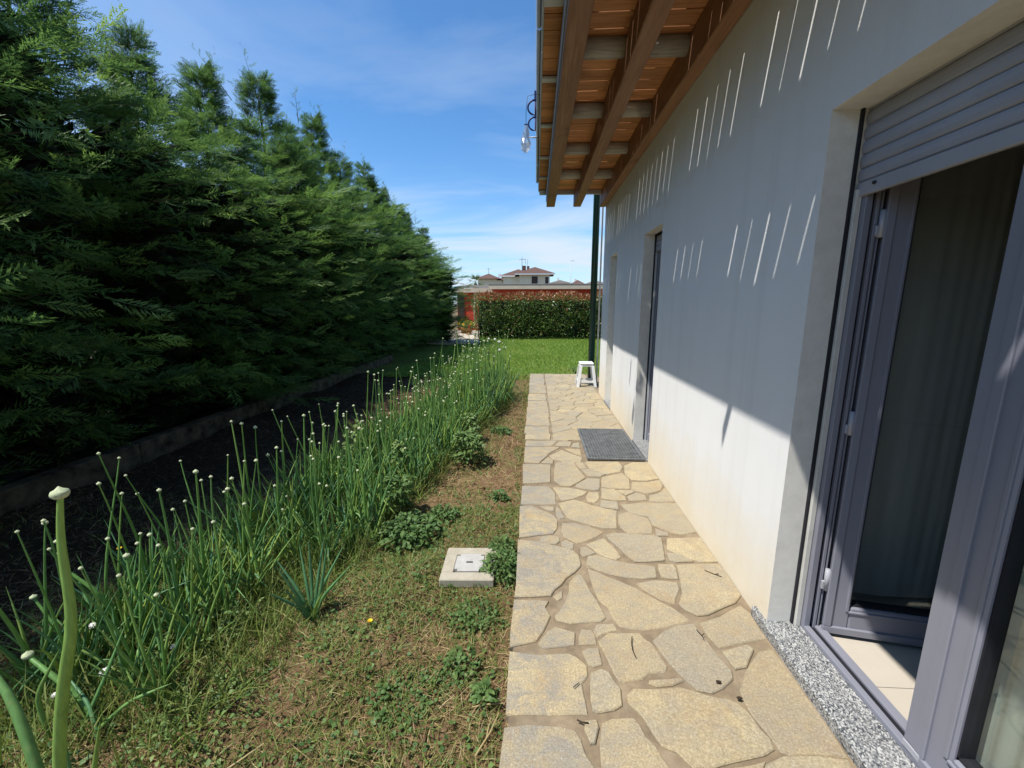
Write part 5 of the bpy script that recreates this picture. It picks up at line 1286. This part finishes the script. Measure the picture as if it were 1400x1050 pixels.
tb = TB(); blades(105000, (-4.0, -.11), (.7, 3.2), 1.0, 61, (.025, .075), .0042, bed_h, green_d, .45, tb); blades(52000, (-2.3, -.11), (3.2, 9.7), .8, 62, (.03, .10), .006, bed_h, green_d, .4, tb)
o = link('grass', tb.mesh('grass'), None, [MAT['cover']]); tag(o, 'thin short green grass over the garden bed', 'grass', kind='stuff')
tb = TB(); blades(100000, (-4.0, -.10), (.7, 3.4), 1.0, 63, (.03, .11), .0028, bed_h, straw_d, .93, tb); blades(36000, (-2.2, -.10), (3.4, 9.6), .85, 64, (.04, .14), .0048, bed_h, straw_d, .9, tb)
o = link('dry_straw', tb.mesh('dry_straw'), None, [MAT['straw']]); tag(o, 'dry yellow straw strewn over the garden bed', 'straw', kind='stuff')
# tiny broad leaves
tb = TB(); x, y, r = scatter(27000, (-2.5, -.11), (.7, 4.6), 1.15, 65); k = r.random(len(x)) < np.clip(green_d(x, y) * 1.0 - .18, 0, 1); x, y = x[k], y[k]; n = len(x)
az = r.uniform(0, 6.28, n); D = np.stack([np.cos(az), np.sin(az), r.normal(.25, .3, n)], 1); tb.inst(np.array([[0, 0, 0], [.5, -.42, .08], [1, 0, 0], [.5, .42, .08]], float), np.array([[0, 1, 2], [0, 2, 3]]), frames(D, r.normal(0, .5, n)) * (.006 + .022 * r.random(n) ** 1.6)[:, None, None], np.stack([x, y, bed_h(x, y) + r.uniform(.002, .035, n)], 1), np.clip(r.normal(.45, .22, n), 0, 1))
o = link('clover', tb.mesh('clover'), None, [MAT['weed']]); tag(o, 'small clover like leaves carpeting parts of the bed', 'clover', kind='stuff')
# clods of earth
tb = TB(); x, y, r = scatter(16000, (-4.1, -.11), (.8, 7.5), 1.3, 66); n = len(x); ico = np.array([[0, 0, 1], [.9, 0, .1], [-.3, .85, .1], [-.5, -.7, .1], [.2, -.2, -1]], float); icf = np.array([[0, 1, 2], [0, 2, 3], [0, 3, 1], [4, 2, 1], [4, 3, 2], [4, 1, 3]])
D = r.normal(0, 1, (n, 3)); tb.inst(ico, icf, frames(D, r.uniform(0, 6, n)) * (.004 + .017 * r.random(n) ** 3)[:, None, None], np.stack([x, y, bed_h(x, y)], 1), r.random(n)); o = link('soil_clods', tb.mesh('soil_clods'), None, [MAT['soil']]); tag(o, 'crumbly clods of brown earth on the bed', 'soil', kind='stuff')
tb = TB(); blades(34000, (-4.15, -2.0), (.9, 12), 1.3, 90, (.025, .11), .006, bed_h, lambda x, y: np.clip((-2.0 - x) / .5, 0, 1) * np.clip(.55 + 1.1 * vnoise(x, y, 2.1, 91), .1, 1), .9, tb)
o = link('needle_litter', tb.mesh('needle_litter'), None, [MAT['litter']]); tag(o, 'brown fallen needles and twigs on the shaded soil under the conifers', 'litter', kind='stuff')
# rank grass along the onions
tb = TB(); 
def row_d(x, y): a = np.interp(y, [q[0] for q in LB], [q[1] for q in LB]); b = np.interp(y, [q[0] for q in LB], [q[2] for q in LB]); return ((x > a) & (x < b + .12)) * np.clip(.5 + 1.2 * vnoise(x, y, 2.2, 71), .1, 1)
blades(42000, (-2.4, -.4), (1.0, 7.8), .85, 72, (.10, .32), .0055, bed_h, row_d, .05, tb); o = link('rank_grass', tb.mesh('rank_grass'), None, [MAT['cover']]); tag(o, 'long rank grass growing through the onion row', 'grass', kind='stuff')
# lawn
tb = TB(); blades(95000, (-3.4, 3.2), (9.0, 21.5), 1.25, 81, (.05, .11), .011, lambda x, y: np.where(y < 9.6, bed_h(x, y), lawn_h(x, y)), lambda x, y: np.clip(.8 + .9 * vnoise(x, y, .9, 82) - np.exp(-((x - 1.4) / 1.6) ** 2 - ((y - 9.9) / .9) ** 2) * .6, .12, 1) * ~((y < 9.25) & (x > -.12)), .2, tb)
o = link('lawn_grass', tb.mesh('lawn_grass'), None, [MAT['lawn_blade']]); tag(o, 'short green lawn grass between path and clipped hedge', 'grass', kind='stuff')
# a few pale dry stalks lying at the near path edge
for i, (a, b, lab) in enumerate((((-.24, 1.42), (-.115, 1.45), 'thick dry straw stalk pointing at the near path edge'), ((-.20, 1.22), (-.13, 1.40), 'dry straw stalk lying along the near path edge'), ((-1.10, 1.10), (-.98, 1.22), 'short pale dry stalk lying on the weeds in the near foreground'))):
    za, zb = float(bed_h(*a)) + .02, float(bed_h(*b)) + .03; V, F = tube_tris([(0, 0, 0), ((b[0] - a[0]) / 2 + .01, (b[1] - a[1]) / 2, (zb - za) / 2 + .006), (b[0] - a[0], b[1] - a[1], zb - za)], [.004, .0035, .0025], 6); s_ = TB(); s_.add(V, F, .85); me = s_.mesh('dry_stalk'); o = link('dry_stalk', me, None, [MAT['straw']]); o.location = (*a, za); tag(o, lab, 'dry stalk')
